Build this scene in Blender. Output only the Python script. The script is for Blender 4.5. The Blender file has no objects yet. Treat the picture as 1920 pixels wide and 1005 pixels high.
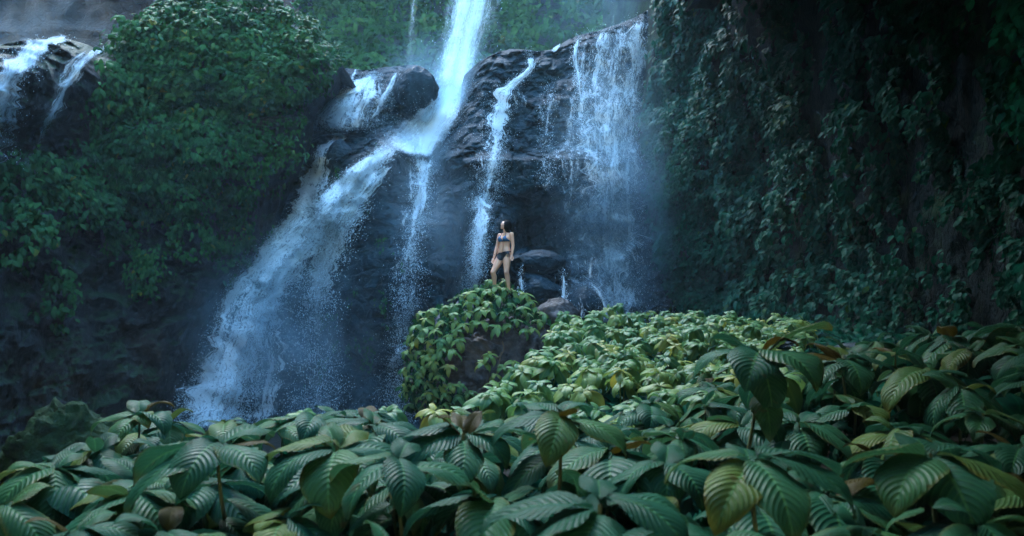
import bpy, math, random
import numpy as np
from mathutils import Vector

# ------------------------------------------------------------------ camera, sky, sun, exposure
SC = bpy.context.scene
COL = SC.collection
FPX, CX, HY, CAMZ = 1371.0, 960.0, 620.0, 1.6      # focal length and horizon of the photograph, in its own pixels

cam_d = bpy.data.cameras.new('camera')
cam = bpy.data.objects.new('camera', cam_d); COL.objects.link(cam)
cam.location = (0, 0, CAMZ); cam.rotation_euler = (math.radians(90), 0, 0)
cam_d.sensor_width = 36.0; cam_d.lens = FPX / 1920 * 36.0
cam_d.shift_y = (HY - 502.5) / 1920.0
cam_d.clip_start = 0.05; cam_d.clip_end = 2000
cam_d.dof.use_dof = True; cam_d.dof.focus_distance = 17.0; cam_d.dof.aperture_fstop = 3.0
SC.camera = cam

SUN_EL, SUN_AZ = 50.0, 338.0          # azimuth clockwise from +Y: high over the crest, a little to the left
world = bpy.data.worlds.new('World'); SC.world = world; world.use_nodes = True
wn = world.node_tree.nodes; wl = world.node_tree.links
sky = wn.new('ShaderNodeTexSky'); sky.sky_type = 'NISHITA'; sky.sun_disc = False
sky.sun_elevation = math.radians(SUN_EL); sky.sun_rotation = math.radians(SUN_AZ)
sky.air_density = 2.4; sky.dust_density = 0.0; sky.ozone_density = 10.0
bg = wn['Background']; bg.inputs['Strength'].default_value = 0.15
wl.new(sky.outputs['Color'], bg.inputs['Color'])

sun_d = bpy.data.lights.new('sun', 'SUN'); sun_d.energy = 0.5; sun_d.angle = math.radians(28)
sun_d.color = (1.0, 0.98, 0.94)
sun = bpy.data.objects.new('sun', sun_d); COL.objects.link(sun)
_a = math.radians(SUN_AZ); _e = math.radians(SUN_EL)
to_sun = Vector((math.sin(_a) * math.cos(_e), math.cos(_a) * math.cos(_e), math.sin(_e)))
sun.rotation_euler = (-to_sun).to_track_quat('-Z', 'Y').to_euler()
sun.location = (0, -5, 30)

SC.view_settings.view_transform = 'Standard'; SC.view_settings.look = 'None'
SC.view_settings.gamma = 1.0; SC.view_settings.exposure = 4.1
cy = SC.cycles
cy.max_bounces = 6; cy.diffuse_bounces = 3; cy.glossy_bounces = 2; cy.transmission_bounces = 3
cy.transparent_max_bounces = 32; cy.volume_bounces = 6; cy.use_denoising = True
cy.volume_step_rate = 1.0; cy.caustics_reflective = False; cy.caustics_refractive = False

# ------------------------------------------------------------------ helpers
rng = np.random.default_rng(7)
random.seed(7)

def at(px, py, Y):
    px = np.asarray(px, float); py = np.asarray(py, float); Y = np.asarray(Y, float) + 0 * px
    return np.stack([(px - CX) / FPX * Y, Y, CAMZ + (HY - py) / FPX * Y], -1)

def _hash(ix, iy, iz, seed):
    h = (ix * 374761393 + iy * 668265263 + iz * 2147483647 + seed * 974711) & 0xFFFFFFFF
    h = ((h ^ (h >> 13)) * 1274126177) & 0xFFFFFFFF
    h = ((h ^ (h >> 16)) * 2246822519) & 0xFFFFFFFF
    return ((h ^ (h >> 15)) & 0xFFFFFF) / float(0xFFFFFF)

def vnoise(p, seed=0):
    p = np.asarray(p, float); i = np.floor(p).astype(np.int64); f = p - i
    f = f * f * f * (f * (f * 6 - 15) + 10)
    r = 0
    for dx in (0, 1):
        for dy in (0, 1):
            for dz in (0, 1):
                w = (f[..., 0] if dx else 1 - f[..., 0]) * (f[..., 1] if dy else 1 - f[..., 1]) * (f[..., 2] if dz else 1 - f[..., 2])
                r = r + w * _hash(i[..., 0] + dx, i[..., 1] + dy, i[..., 2] + dz, seed)
    return r * 2 - 1

def fbm(p, octaves=4, seed=0, ridge=False):
    p = np.asarray(p, float); a, s, r = 1.0, 0.0, 0
    for o in range(octaves):
        n = vnoise(p * 2 ** o + 17.3 * o, seed + o)
        if ridge: n = 1 - 2 * np.abs(n)
        r = r + a * n; s += a; a *= 0.5
    return r / s

def worley(p, seed=0):
    """distance to the nearest of one jittered point per cell, and that point's random number"""
    p = np.asarray(p, float); i = np.floor(p).astype(np.int64)
    best = np.full(p.shape[:-1], 9.0); rid = np.zeros(p.shape[:-1])
    for dx in (-1, 0, 1):
        for dy in (-1, 0, 1):
            for dz in (-1, 0, 1):
                c = i + np.array([dx, dy, dz])
                q = np.stack([_hash(c[..., 0], c[..., 1], c[..., 2], seed + k) for k in (1, 2, 3)], -1) + c
                d = np.sqrt(((p - q) ** 2).sum(-1)); m = d < best
                best = np.where(m, d, best); rid = np.where(m, _hash(c[..., 0], c[..., 1], c[..., 2], seed + 9), rid)
    return best, rid

def smooth(a, b, x):
    t = np.clip((x - a) / (b - a), 0, 1); return t * t * (3 - 2 * t)

def mesh_np(name, V, F, uv=None, attrs=None, shade=True):
    """mesh from arrays; F is (n,k) with equal corner counts; uv per vertex; attrs {name: per-vertex floats}"""
    V = np.asarray(V, np.float32).reshape(-1, 3); F = np.asarray(F, np.int32); n, k = F.shape
    me = bpy.data.meshes.new(name)
    me.vertices.add(len(V)); me.vertices.foreach_set('co', V.ravel())
    me.loops.add(n * k); me.loops.foreach_set('vertex_index', F.ravel())
    me.polygons.add(n); me.polygons.foreach_set('loop_start', np.arange(0, n * k, k, dtype=np.int32))
    try: me.polygons.foreach_set('loop_total', np.full(n, k, np.int32))
    except Exception: pass
    if uv is not None:
        l = me.uv_layers.new(name='uv'); l.data.foreach_set('uv', np.asarray(uv, np.float32)[F.ravel()].ravel())
    for an, av in (attrs or {}).items():
        at_ = me.attributes.new(an, 'FLOAT', 'POINT'); at_.data.foreach_set('value', np.asarray(av, np.float32).ravel())
    me.update(calc_edges=True); me.validate()
    if shade: me.polygons.foreach_set('use_smooth', np.ones(len(me.polygons), bool))
    return me

def grid_faces(nr, nc):
    r, c = np.meshgrid(np.arange(nr - 1), np.arange(nc - 1), indexing='ij')
    a = (r * nc + c).ravel(); return np.stack([a, a + 1, a + nc + 1, a + nc], -1)

def obj(name, me, mat=None, parent=None, loc=None):
    o = bpy.data.objects.new(name, me); COL.objects.link(o)
    if mat is not None and me is not None and len(me.materials) == 0: me.materials.append(mat)
    if parent is not None: o.parent = parent
    if loc is not None: o.location = loc
    return o

def tag(o, label, cat, group=None, kind=None):
    o['label'] = label; o['category'] = cat
    if group: o['group'] = group
    if kind: o['kind'] = kind
    return o

def thing(name, label, cat, loc=(0, 0, 0), group=None):
    o = bpy.data.objects.new(name, None); COL.objects.link(o); o.location = loc; o.empty_display_size = 0.1
    return tag(o, label, cat, group)

def struct(o, label=None, cat=None):
    o['kind'] = 'structure'
    if label: o['label'] = label
    if cat: o['category'] = cat
    return o

def lerp_path(pts, n):
    pts = np.asarray(pts, float); d = np.r_[0, np.cumsum(np.hypot(*np.diff(pts[:, :2], axis=0).T))]
    t = np.linspace(0, d[-1], n)
    out = np.stack([np.interp(t, d, pts[:, k]) for k in range(pts.shape[1])], -1)
    for _ in range(3): out[1:-1] = 0.25 * out[:-2] + 0.5 * out[1:-1] + 0.25 * out[2:]
    return out

def inside(poly, x, y):
    poly = np.asarray(poly, float); r = np.zeros(np.shape(x), bool); j = len(poly) - 1
    for i in range(len(poly)):
        xi, yi = poly[i]; xj, yj = poly[j]
        c = ((yi > y) != (yj > y)) & (x < (xj - xi) * (y - yi) / (yj - yi + 1e-9) + xi); r ^= c; j = i
    return r

def tube(points, radii, seg=6):
    P = np.asarray(points, float); R = np.broadcast_to(np.asarray(radii, float), len(P)); V = []
    T = np.gradient(P, axis=0); T /= np.linalg.norm(T, axis=1)[:, None] + 1e-9
    ref = np.array([0.3, 0.9, 0.2])
    for p, t, r in zip(P, T, R):
        a = np.cross(t, ref); a /= np.linalg.norm(a) + 1e-9; b = np.cross(t, a)
        for k in range(seg):
            w = 2 * math.pi * k / seg; V.append(p + r * (math.cos(w) * a + math.sin(w) * b))
    F = []
    for i in range(len(P) - 1):
        for k in range(seg):
            k2 = (k + 1) % seg; F.append((i * seg + k, i * seg + k2, (i + 1) * seg + k2, (i + 1) * seg + k))
    return np.array(V), np.array(F)

# ------------------------------------------------------------------ materials
class NT:
    def __init__(s, m): s.t = m.node_tree; s.n = s.t.nodes; s.l = s.t.links
    def add(s, typ, ins=None, **kw):
        n = s.n.new(typ)
        for k, v in kw.items(): setattr(n, k, v)
        for k, v in (ins or {}).items():
            if isinstance(v, bpy.types.NodeSocket): s.l.new(v, n.inputs[k])
            else: n.inputs[k].default_value = v
        return n
    def math(s, op, a, b=0.0, clamp=False):
        n = s.n.new('ShaderNodeMath'); n.operation = op; n.use_clamp = clamp
        for i, v in enumerate((a, b)):
            if isinstance(v, bpy.types.NodeSocket): s.l.new(v, n.inputs[i])
            else: n.inputs[i].default_value = v
        return n.outputs[0]
    def ramp(s, fac, stops):
        n = s.n.new('ShaderNodeValToRGB'); e = n.color_ramp.elements
        while len(e) < len(stops): e.new(0.5)
        for q, (p, c) in zip(e, stops): q.position = p; q.color = (c[0], c[1], c[2], 1)
        s.l.new(fac, n.inputs[0]); return n.outputs[0]
    def noise(s, vec, scale, detail=4.0, rough=0.55, dist=0.0):
        return s.add('ShaderNodeTexNoise', {'Vector': vec, 'Scale': scale, 'Detail': detail, 'Roughness': rough, 'Distortion': dist}).outputs[0]
    def maprange(s, v, a, b, c=0.0, d=1.0, sm=False):
        n = s.add('ShaderNodeMapRange', {'Value': v, 'From Min': a, 'From Max': b, 'To Min': c, 'To Max': d})
        if sm: n.interpolation_type = 'SMOOTHSTEP'
        return n.outputs[0]
    def mix(s, fac, a, b):
        n = s.n.new('ShaderNodeMix'); n.data_type = 'RGBA'
        for i, v in ((0, fac), (6, a), (7, b)):
            if isinstance(v, bpy.types.NodeSocket): s.l.new(v, n.inputs[i])
            else: n.inputs[i].default_value = v if i == 0 else (v[0], v[1], v[2], 1)
        return n.outputs[2]

def new_mat(name):
    m = bpy.data.materials.new(name); m.use_nodes = True; t = NT(m)
    return m, t, t.n['Principled BSDF'], t.n['Material Output']

def mat_rock(name, dark, light, moss=0.0, rough=(0.25, 0.6), scale=1.0, brown=None, spec=0.10):
    m, t, P, out = new_mat(name)
    pos = t.add('ShaderNodeNewGeometry').outputs['Position']
    sq = t.add('ShaderNodeMapping', {'Vector': pos, 'Scale': (1, 1, 1.15)}).outputs[0]
    n1 = t.noise(sq, 1.1 * scale, 8, 0.62); n2 = t.noise(sq, 7 * scale, 6, 0.65); n3 = t.noise(pos, 0.35 * scale, 4, 0.5, 0.6)
    vor = t.add('ShaderNodeTexVoronoi', {'Vector': sq, 'Scale': 3.2 * scale}, feature='DISTANCE_TO_EDGE').outputs[0]
    c = t.ramp(t.maprange(n1, 0.33, 0.68), [(0.0, dark), (0.55, [(a + b) / 2 for a, b in zip(dark, light)]), (1.0, light)])
    if brown: c = t.mix(t.maprange(n3, 0.5, 0.62), c, brown)
    c = t.mix(t.maprange(n2, 0.55, 0.75, 0, 0.5), c, [x * 1.25 for x in light])
    if moss > 0:
        nz = t.add('ShaderNodeSeparateXYZ', {'Vector': t.add('ShaderNodeNewGeometry').outputs['Normal']}).outputs[2]
        f = t.math('ADD', t.math('MULTIPLY', nz, 0.25), t.noise(pos, 0.8, 5, 0.7))
        c = t.mix(t.maprange(f, 0.62 - 0.15 * moss, 0.72 - 0.1 * moss, 0, 0.9), c, (0.012, 0.040, 0.015))
    t.l.new(c, P.inputs['Base Color'])
    t.l.new(t.maprange(n2, 0.3, 0.7, rough[0], rough[1]), P.inputs['Roughness'])
    P.inputs['Specular IOR Level'].default_value = spec
    h = t.math('ADD', t.math('MULTIPLY', n1, 0.5), t.math('ADD', t.math('MULTIPLY', n2, 0.5), t.math('MULTIPLY', t.noise(pos, 26 * scale, 4, 0.7), 0.16)))
    h = t.math('ADD', h, t.math('MULTIPLY', t.math('MINIMUM', vor, 0.12), 0.9))
    b = t.add('ShaderNodeBump', {'Height': h, 'Strength': 0.9, 'Distance': 0.22 / scale})
    t.l.new(b.outputs[0], P.inputs['Normal'])
    return m

def mat_leaf(name, stops, ribs=0, rough=0.42, spec=0.4, trans=0.25, rib_tone=1.35):
    """leaf: hue from the per-leaf number 'tint' (plus the object's own random number); chevron veins along the leaf's own uv"""
    m, t, P, out = new_mat(name)
    ti = t.add('ShaderNodeAttribute', attribute_name='tint').outputs['Fac']
    r = t.add('ShaderNodeObjectInfo').outputs['Random']
    f = t.math('ADD', ti, t.math('MULTIPLY', t.math('POWER', r, 1.8), 0.95 if ribs else 0.0))
    c = t.ramp(f, stops)
    uvn = t.add('ShaderNodeUVMap', uv_map='uv').outputs[0]
    s = t.add('ShaderNodeSeparateXYZ', {'Vector': uvn}); u, v = s.outputs[0], s.outputs[1]
    au = t.math('ABSOLUTE', t.math('MULTIPLY', t.math('SUBTRACT', u, 0.5), 2.0))
    pos = t.add('ShaderNodeNewGeometry').outputs['Position']
    nz = t.noise(pos, 9.0 if ribs else 3.0, 4, 0.6)
    c = t.mix(t.maprange(nz, 0.35, 0.7, 0.0, 0.55), c, [x * 0.62 for x in stops[1][1]])
    if ribs:
        ph = t.math('MULTIPLY', t.math('SUBTRACT', v, t.math('ADD', t.math('MULTIPLY', au, 0.20), t.math('MULTIPLY', t.math('MULTIPLY', au, au), 0.10))), ribs * 2 * math.pi)
        w = t.math('COSINE', ph); w01 = t.math('ADD', t.math('MULTIPLY', w, 0.5), 0.5)
        vein = t.math('POWER', t.math('SUBTRACT', 1.0, w01), 9.0)
        mid = t.maprange(au, 0.02, 0.07, 1.0, 0.0)
        vm = t.math('MAXIMUM', t.math('MULTIPLY', vein, 0.22), t.math('MULTIPLY', mid, 0.55))
        c = t.mix(vm, c, [min(1, x * rib_tone * 1.4) for x in stops[-2][1]])
        mot = t.noise(pos, 42.0, 3, 0.6)
        spots = t.maprange(t.noise(pos, 16.0, 2, 0.5), 0.66, 0.74)
        c = t.mix(t.math('MULTIPLY', spots, 0.55), c, (0.06, 0.045, 0.02))
        old = t.math('MULTIPLY', t.maprange(t.math('ADD', t.math('MAXIMUM', v, au), t.math('MULTIPLY', nz, 0.5)), 1.08, 1.32), t.maprange(r, 0.3, 0.9), True)
        c = t.mix(t.math('MULTIPLY', old, 0.8), c, (0.10, 0.085, 0.014))
        h = t.math('ADD', t.math('MULTIPLY', t.math('POWER', w01, 0.6), 0.8), t.math('MULTIPLY', mot, 0.35))
        b = t.add('ShaderNodeBump', {'Height': h, 'Strength': 0.55, 'Distance': 0.007})
        t.l.new(b.outputs[0], P.inputs['Normal'])
        t.l.new(t.maprange(mot, 0.3, 0.7, rough - 0.06, rough + 0.14), P.inputs['Roughness'])
    else:
        P.inputs['Roughness'].default_value = rough
        c = t.mix(t.math('MULTIPLY', t.maprange(au, 0.05, 0.2, 1.0, 0.0), 0.3), c, [x * 1.3 for x in stops[-2][1]])
    P.inputs['Specular IOR Level'].default_value = spec
    t.l.new(c, P.inputs['Base Color'])
    tr = t.add('ShaderNodeBsdfTranslucent', {'Color': c})
    mx = t.add('ShaderNodeMixShader', {0: trans, 1: P.outputs[0], 2: tr.outputs[0]})
    t.l.new(mx.outputs[0], out.inputs['Surface'])
    return m

def mat_water_sheet():
    """falling white water: strands and gaps along the fall's own uv (u across, v metres down), opacity from 'dens'"""
    m, t, P, out = new_mat('falling_water')
    uvn = t.add('ShaderNodeUVMap', uv_map='uv').outputs[0]
    den = t.add('ShaderNodeAttribute', attribute_name='dens').outputs['Fac']
    edge = t.add('ShaderNodeAttribute', attribute_name='edge').outputs['Fac']
    st = t.add('ShaderNodeMapping', {'Vector': uvn, 'Scale': (5.0, 0.40, 1)}).outputs[0]
    st2 = t.add('ShaderNodeMapping', {'Vector': uvn, 'Scale': (11.0, 3.2, 1)}).outputs[0]
    st3 = t.add('ShaderNodeMapping', {'Vector': uvn, 'Scale': (1.7, 0.8, 1)}).outputs[0]
    a = t.noise(st, 1.0, 4, 0.6, 0.5); b = t.noise(st2, 1.0, 6, 0.75, 1.2); c = t.noise(st3, 1.0, 5, 0.65, 0.8)
    soft = t.add('ShaderNodeAttribute', attribute_name='soft').outputs['Fac']
    s = t.math('ADD', t.math('ADD', t.math('MULTIPLY', a, 0.32), t.math('MULTIPLY', b, 0.43)), t.math('MULTIPLY', c, 0.25))
    lo = t.math('SUBTRACT', t.math('SUBTRACT', 0.60, t.math('MULTIPLY', soft, 0.10)), t.math('MULTIPLY', t.math('MULTIPLY', den, edge), 0.30))
    f = t.add('ShaderNodeMapRange', {'Value': s, 'From Min': lo, 'From Max': t.math('ADD', lo, t.math('ADD', 0.06, t.math('MULTIPLY', soft, 0.3)))})
    f.interpolation_type = 'SMOOTHSTEP'
    fm = t.add('ShaderNodeMapRange', {'Value': t.math('ADD', t.math('MULTIPLY', t.noise(t.add('ShaderNodeMapping', {'Vector': uvn, 'Scale': (9.0, 4.0, 1), 'Location': (3.3, 1.7, 0)}).outputs[0], 1.0, 7, 0.8, 1.6), 0.7), t.math('MULTIPLY', a, 0.3)), 'From Min': 0.42, 'From Max': 0.50}).outputs[0]
    fm = t.math('MAXIMUM', fm, t.math('MULTIPLY', soft, 1.2), True)
    wc = t.mix(fm, (0.13, 0.29, 0.36), (0.78, 0.93, 0.97))
    al = t.math('MULTIPLY', t.math('MULTIPLY', f.outputs[0], t.maprange(fm, 0.0, 1.0, 0.65, 1.0)), t.math('MULTIPLY', t.math('MINIMUM', t.math('ADD', den, 0.15), 1.0), t.maprange(edge, 0.0, 0.2)), True)
    t.l.new(wc, P.inputs['Base Color']); P.inputs['Roughness'].default_value = 0.6
    P.inputs['Specular IOR Level'].default_value = 0.3
    h = t.math('ADD', b, c)
    bmp = t.add('ShaderNodeBump', {'Height': h, 'Strength': 0.6, 'Distance': 0.12}); t.l.new(bmp.outputs[0], P.inputs['Normal'])
    tl = t.add('ShaderNodeBsdfTranslucent', {'Color': wc})
    body = t.add('ShaderNodeMixShader', {0: 0.35, 1: P.outputs[0], 2: tl.outputs[0]})
    tr = t.add('ShaderNodeBsdfTransparent')
    mx = t.add('ShaderNodeMixShader', {0: al, 1: tr.outputs[0], 2: body.outputs[0]})
    t.l.new(mx.outputs[0], out.inputs['Surface'])
    return m

def mat_plain(name, col, rough=0.6, spec=0.3, trans=0.0, sss=0.0):
    m, t, P, out = new_mat(name)
    pos = t.add('ShaderNodeNewGeometry').outputs['Position']
    n = t.noise(pos, 14.0, 4, 0.6)
    c = t.mix(t.maprange(n, 0.3, 0.7, 0.0, 0.35), col, [x * 0.75 for x in col])
    t.l.new(c, P.inputs['Base Color'])
    P.inputs['Roughness'].default_value = rough; P.inputs['Specular IOR Level'].default_value = spec
    if sss: P.inputs['Subsurface Weight'].default_value = sss; P.inputs['Subsurface Radius'].default_value = (0.02, 0.008, 0.004)
    if trans:
        tl = t.add('ShaderNodeBsdfTranslucent', {'Color': c})
        mx = t.add('ShaderNodeMixShader', {0: trans, 1: P.outputs[0], 2: tl.outputs[0]})
        t.l.new(mx.outputs[0], out.inputs['Surface'])
    return m

def mat_mist(name, dens, sharp=1.6, nscale=1.1, stretch=(1, 1, 0.6)):
    m, t, P, out = new_mat(name); t.n.remove(P)
    oc = t.add('ShaderNodeTexCoord').outputs['Object']
    ln = t.add('ShaderNodeVectorMath', {0: oc}, operation='LENGTH').outputs['Value']
    fall = t.math('POWER', t.maprange(ln, 1.0, 0.0), sharp)
    pos = t.add('ShaderNodeNewGeometry').outputs['Position']
    mp = t.add('ShaderNodeMapping', {'Vector': pos, 'Scale': stretch}).outputs[0]
    n = t.maprange(t.noise(mp, nscale, 3, 0.6, 0.3), 0.36, 0.66, 0.1, 1.5)
    d = t.math('MULTIPLY', t.math('MULTIPLY', fall, n), dens)
    v = t.add('ShaderNodeVolumePrincipled', {'Color': (0.60, 0.87, 1.0, 1), 'Density': d, 'Anisotropy': 0.1})
    t.l.new(v.outputs[0], out.inputs['Volume'])
    return m

M = {}
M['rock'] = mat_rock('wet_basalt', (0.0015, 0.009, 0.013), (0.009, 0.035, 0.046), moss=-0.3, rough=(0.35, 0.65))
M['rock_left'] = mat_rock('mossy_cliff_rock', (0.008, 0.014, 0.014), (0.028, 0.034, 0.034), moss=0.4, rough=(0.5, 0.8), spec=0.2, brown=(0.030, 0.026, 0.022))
M['rock_dark'] = mat_rock('shaded_cliff_rock', (0.0015, 0.007, 0.007), (0.005, 0.016, 0.015), moss=0.8, rough=(0.8, 0.95), spec=0.1)  # shaded copy of the cliff rock: deep shade put into the base colour
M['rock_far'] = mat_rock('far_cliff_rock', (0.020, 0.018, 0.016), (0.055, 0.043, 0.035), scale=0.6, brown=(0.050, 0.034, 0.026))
M['boulder'] = mat_rock('brown_boulder', (0.024, 0.024, 0.025), (0.13, 0.12, 0.112), scale=4.0, brown=(0.085, 0.066, 0.052))
M['boulder_wet'] = mat_rock('wet_boulder', (0.004, 0.015, 0.021), (0.019, 0.048, 0.062), scale=1.5, rough=(0.3, 0.55))
M['soil'] = mat_rock('dark_soil', (0.008, 0.009, 0.006), (0.02, 0.02, 0.014), scale=4.0, rough=(0.7, 0.9))
G1, G2, G3, G4 = (0.018, 0.060, 0.040), (0.034, 0.105, 0.062), (0.060, 0.150, 0.080), (0.15, 0.17, 0.045)
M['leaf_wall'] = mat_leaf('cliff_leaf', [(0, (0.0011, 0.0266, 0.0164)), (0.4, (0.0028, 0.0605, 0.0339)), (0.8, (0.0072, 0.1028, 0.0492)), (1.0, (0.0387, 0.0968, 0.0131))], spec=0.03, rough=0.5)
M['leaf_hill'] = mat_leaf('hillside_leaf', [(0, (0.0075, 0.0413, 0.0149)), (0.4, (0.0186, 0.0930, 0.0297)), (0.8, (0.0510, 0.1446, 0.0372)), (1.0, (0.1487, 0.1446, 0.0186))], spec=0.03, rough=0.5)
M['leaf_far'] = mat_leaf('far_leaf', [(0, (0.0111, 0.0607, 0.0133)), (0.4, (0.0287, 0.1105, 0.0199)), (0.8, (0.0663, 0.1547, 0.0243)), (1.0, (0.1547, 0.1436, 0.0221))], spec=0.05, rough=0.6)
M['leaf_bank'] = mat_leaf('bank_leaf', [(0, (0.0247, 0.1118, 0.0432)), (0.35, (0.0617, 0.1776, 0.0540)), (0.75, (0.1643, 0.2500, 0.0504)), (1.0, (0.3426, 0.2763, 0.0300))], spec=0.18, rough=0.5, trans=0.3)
M['leaf_front'] = mat_leaf('ribbed_leaf', [(0, (0.0070, 0.0491, 0.0297)), (0.45, (0.0140, 0.0772, 0.0388)), (0.85, (0.0351, 0.1052, 0.0355)), (1.0, (0.0752, 0.1124, 0.0193))], ribs=13, spec=0.07)
M['leaf_bronze'] = mat_leaf('bronze_leaf', [(0, (0.0330, 0.0281, 0.0034)), (0.45, (0.0396, 0.0330, 0.0043)), (0.85, (0.0495, 0.0413, 0.0053)), (1.0, (0.0561, 0.0429, 0.0072))], ribs=13, spec=0.08, rib_tone=0.8)
M['stem'] = mat_plain('plant_stem', (0.07, 0.085, 0.03), 0.55)
M['vine'] = mat_plain('woody_vine', (0.12, 0.085, 0.05), 0.7)
M['water'] = mat_water_sheet()
M['drop'] = mat_plain('white_spray', (0.72, 0.90, 0.96), 0.4, 0.4, trans=0.3)
M['skin'] = mat_plain('skin', (0.82, 0.40, 0.23), 0.45, 0.4, sss=0.15)
M['hair'] = mat_plain('black_hair', (0.006, 0.005, 0.005), 0.75, 0.08)
M['blue_cloth'] = mat_plain('blue_swimwear', (0.035, 0.115, 0.20), 0.6)
M['black_cloth'] = mat_plain('black_swimwear', (0.012, 0.015, 0.016), 0.6)
m_, t_, P_, o_ = new_mat('pool_water')
P_.inputs['Base Color'].default_value = (0.03, 0.05, 0.06, 1); P_.inputs['Roughness'].default_value = 0.15
b_ = t_.add('ShaderNodeBump', {'Height': t_.noise(t_.add('ShaderNodeNewGeometry').outputs['Position'], 3.0, 5, 0.6), 'Strength': 0.6, 'Distance': 0.1})
t_.l.new(b_.outputs[0], P_.inputs['Normal']); M['pool'] = m_

# ------------------------------------------------------------------ cliffs
class Relief:
    """a cliff: rows from its foot up to its crest line, then a shelf running back from the crest"""
    def __init__(s, name, x0, x1, nx, bottom, crest, nt, depth, mat, shelf=(), tpow=1.0):
        s.x0, s.x1, s.nx, s.bottom, s.crest, s.nt, s.tpow = x0, x1, nx, bottom, crest, nt, tpow
        xs = np.linspace(x0, x1, nx); ts = np.linspace(0, 1, nt)
        cr = crest(xs); PX, T = np.meshgrid(xs, ts); PY = cr + (bottom - cr) * T ** tpow
        s.D = depth(PX, PY, np.broadcast_to(cr, PX.shape)); s.P = at(PX, PY, s.D)
        rows = [s.P]
        for (dy, dz) in shelf:
            q = s.P[0].copy(); q[:, 1] += dy; q[:, 2] += dz + 0.25 * fbm(q * 0.7, 3, 5); rows.insert(0, q[None])
        V = np.concatenate(rows, 0); nr = V.shape[0]
        s.me = mesh_np(name, V.reshape(-1, 3), grid_faces(nr, nx)[:, ::-1])
        s.o = struct(obj(name, s.me, mat))
        du = np.gradient(s.P, axis=1); dv = np.gradient(s.P, axis=0); n = np.cross(du, dv)
        n /= np.linalg.norm(n, axis=-1)[..., None] + 1e-9; n *= np.where(n[..., 1:2] > 0, -1, 1); s.N = n
    def _ij(s, px, py):
        cr = s.crest(px); t = np.clip((py - cr) / (s.bottom - cr), 0, 1) ** (1 / s.tpow)
        return np.clip((px - s.x0) / (s.x1 - s.x0), 0, 1) * (s.nx - 1), t * (s.nt - 1)
    def depth(s, px, py):
        i, j = s._ij(np.asarray(px, float), np.asarray(py, float))
        i0 = np.clip(i.astype(int), 0, s.nx - 2); j0 = np.clip(j.astype(int), 0, s.nt - 2); a, b = i - i0, j - j0
        D = s.D; return (D[j0, i0] * (1 - a) + D[j0, i0 + 1] * a) * (1 - b) + (D[j0 + 1, i0] * (1 - a) + D[j0 + 1, i0 + 1] * a) * b
    def normal(s, px, py):
        i, j = s._ij(np.asarray(px, float), np.asarray(py, float)); return s.N[np.round(j).astype(int), np.round(i).astype(int)]

def interp(pts):
    a = np.asarray(pts, float); return lambda x: np.interp(x, a[:, 0], a[:, 1])

def bump(px, py, cx, cy_, rx, ry, p=1.0):
    d = ((px - cx) / rx) ** 2 + ((py - cy_) / ry) ** 2
    return np.sqrt(np.clip(1 - d, 0, 1)) ** p

def along(px, py, path):
    """smallest distance (in path half-widths) to a polyline of (x, y, halfwidth)"""
    best = np.full(np.shape(px), 99.0)
    for (xa, ya, wa), (xb, yb, wb) in zip(path[:-1], path[1:]):
        dx, dy = xb - xa, yb - ya; t = np.clip(((px - xa) * dx + (py - ya) * dy) / (dx * dx + dy * dy), 0, 1)
        best = np.minimum(best, np.hypot(px - xa - t * dx, py - ya - t * dy) / (wa + (wb - wa) * t))
    return best

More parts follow.
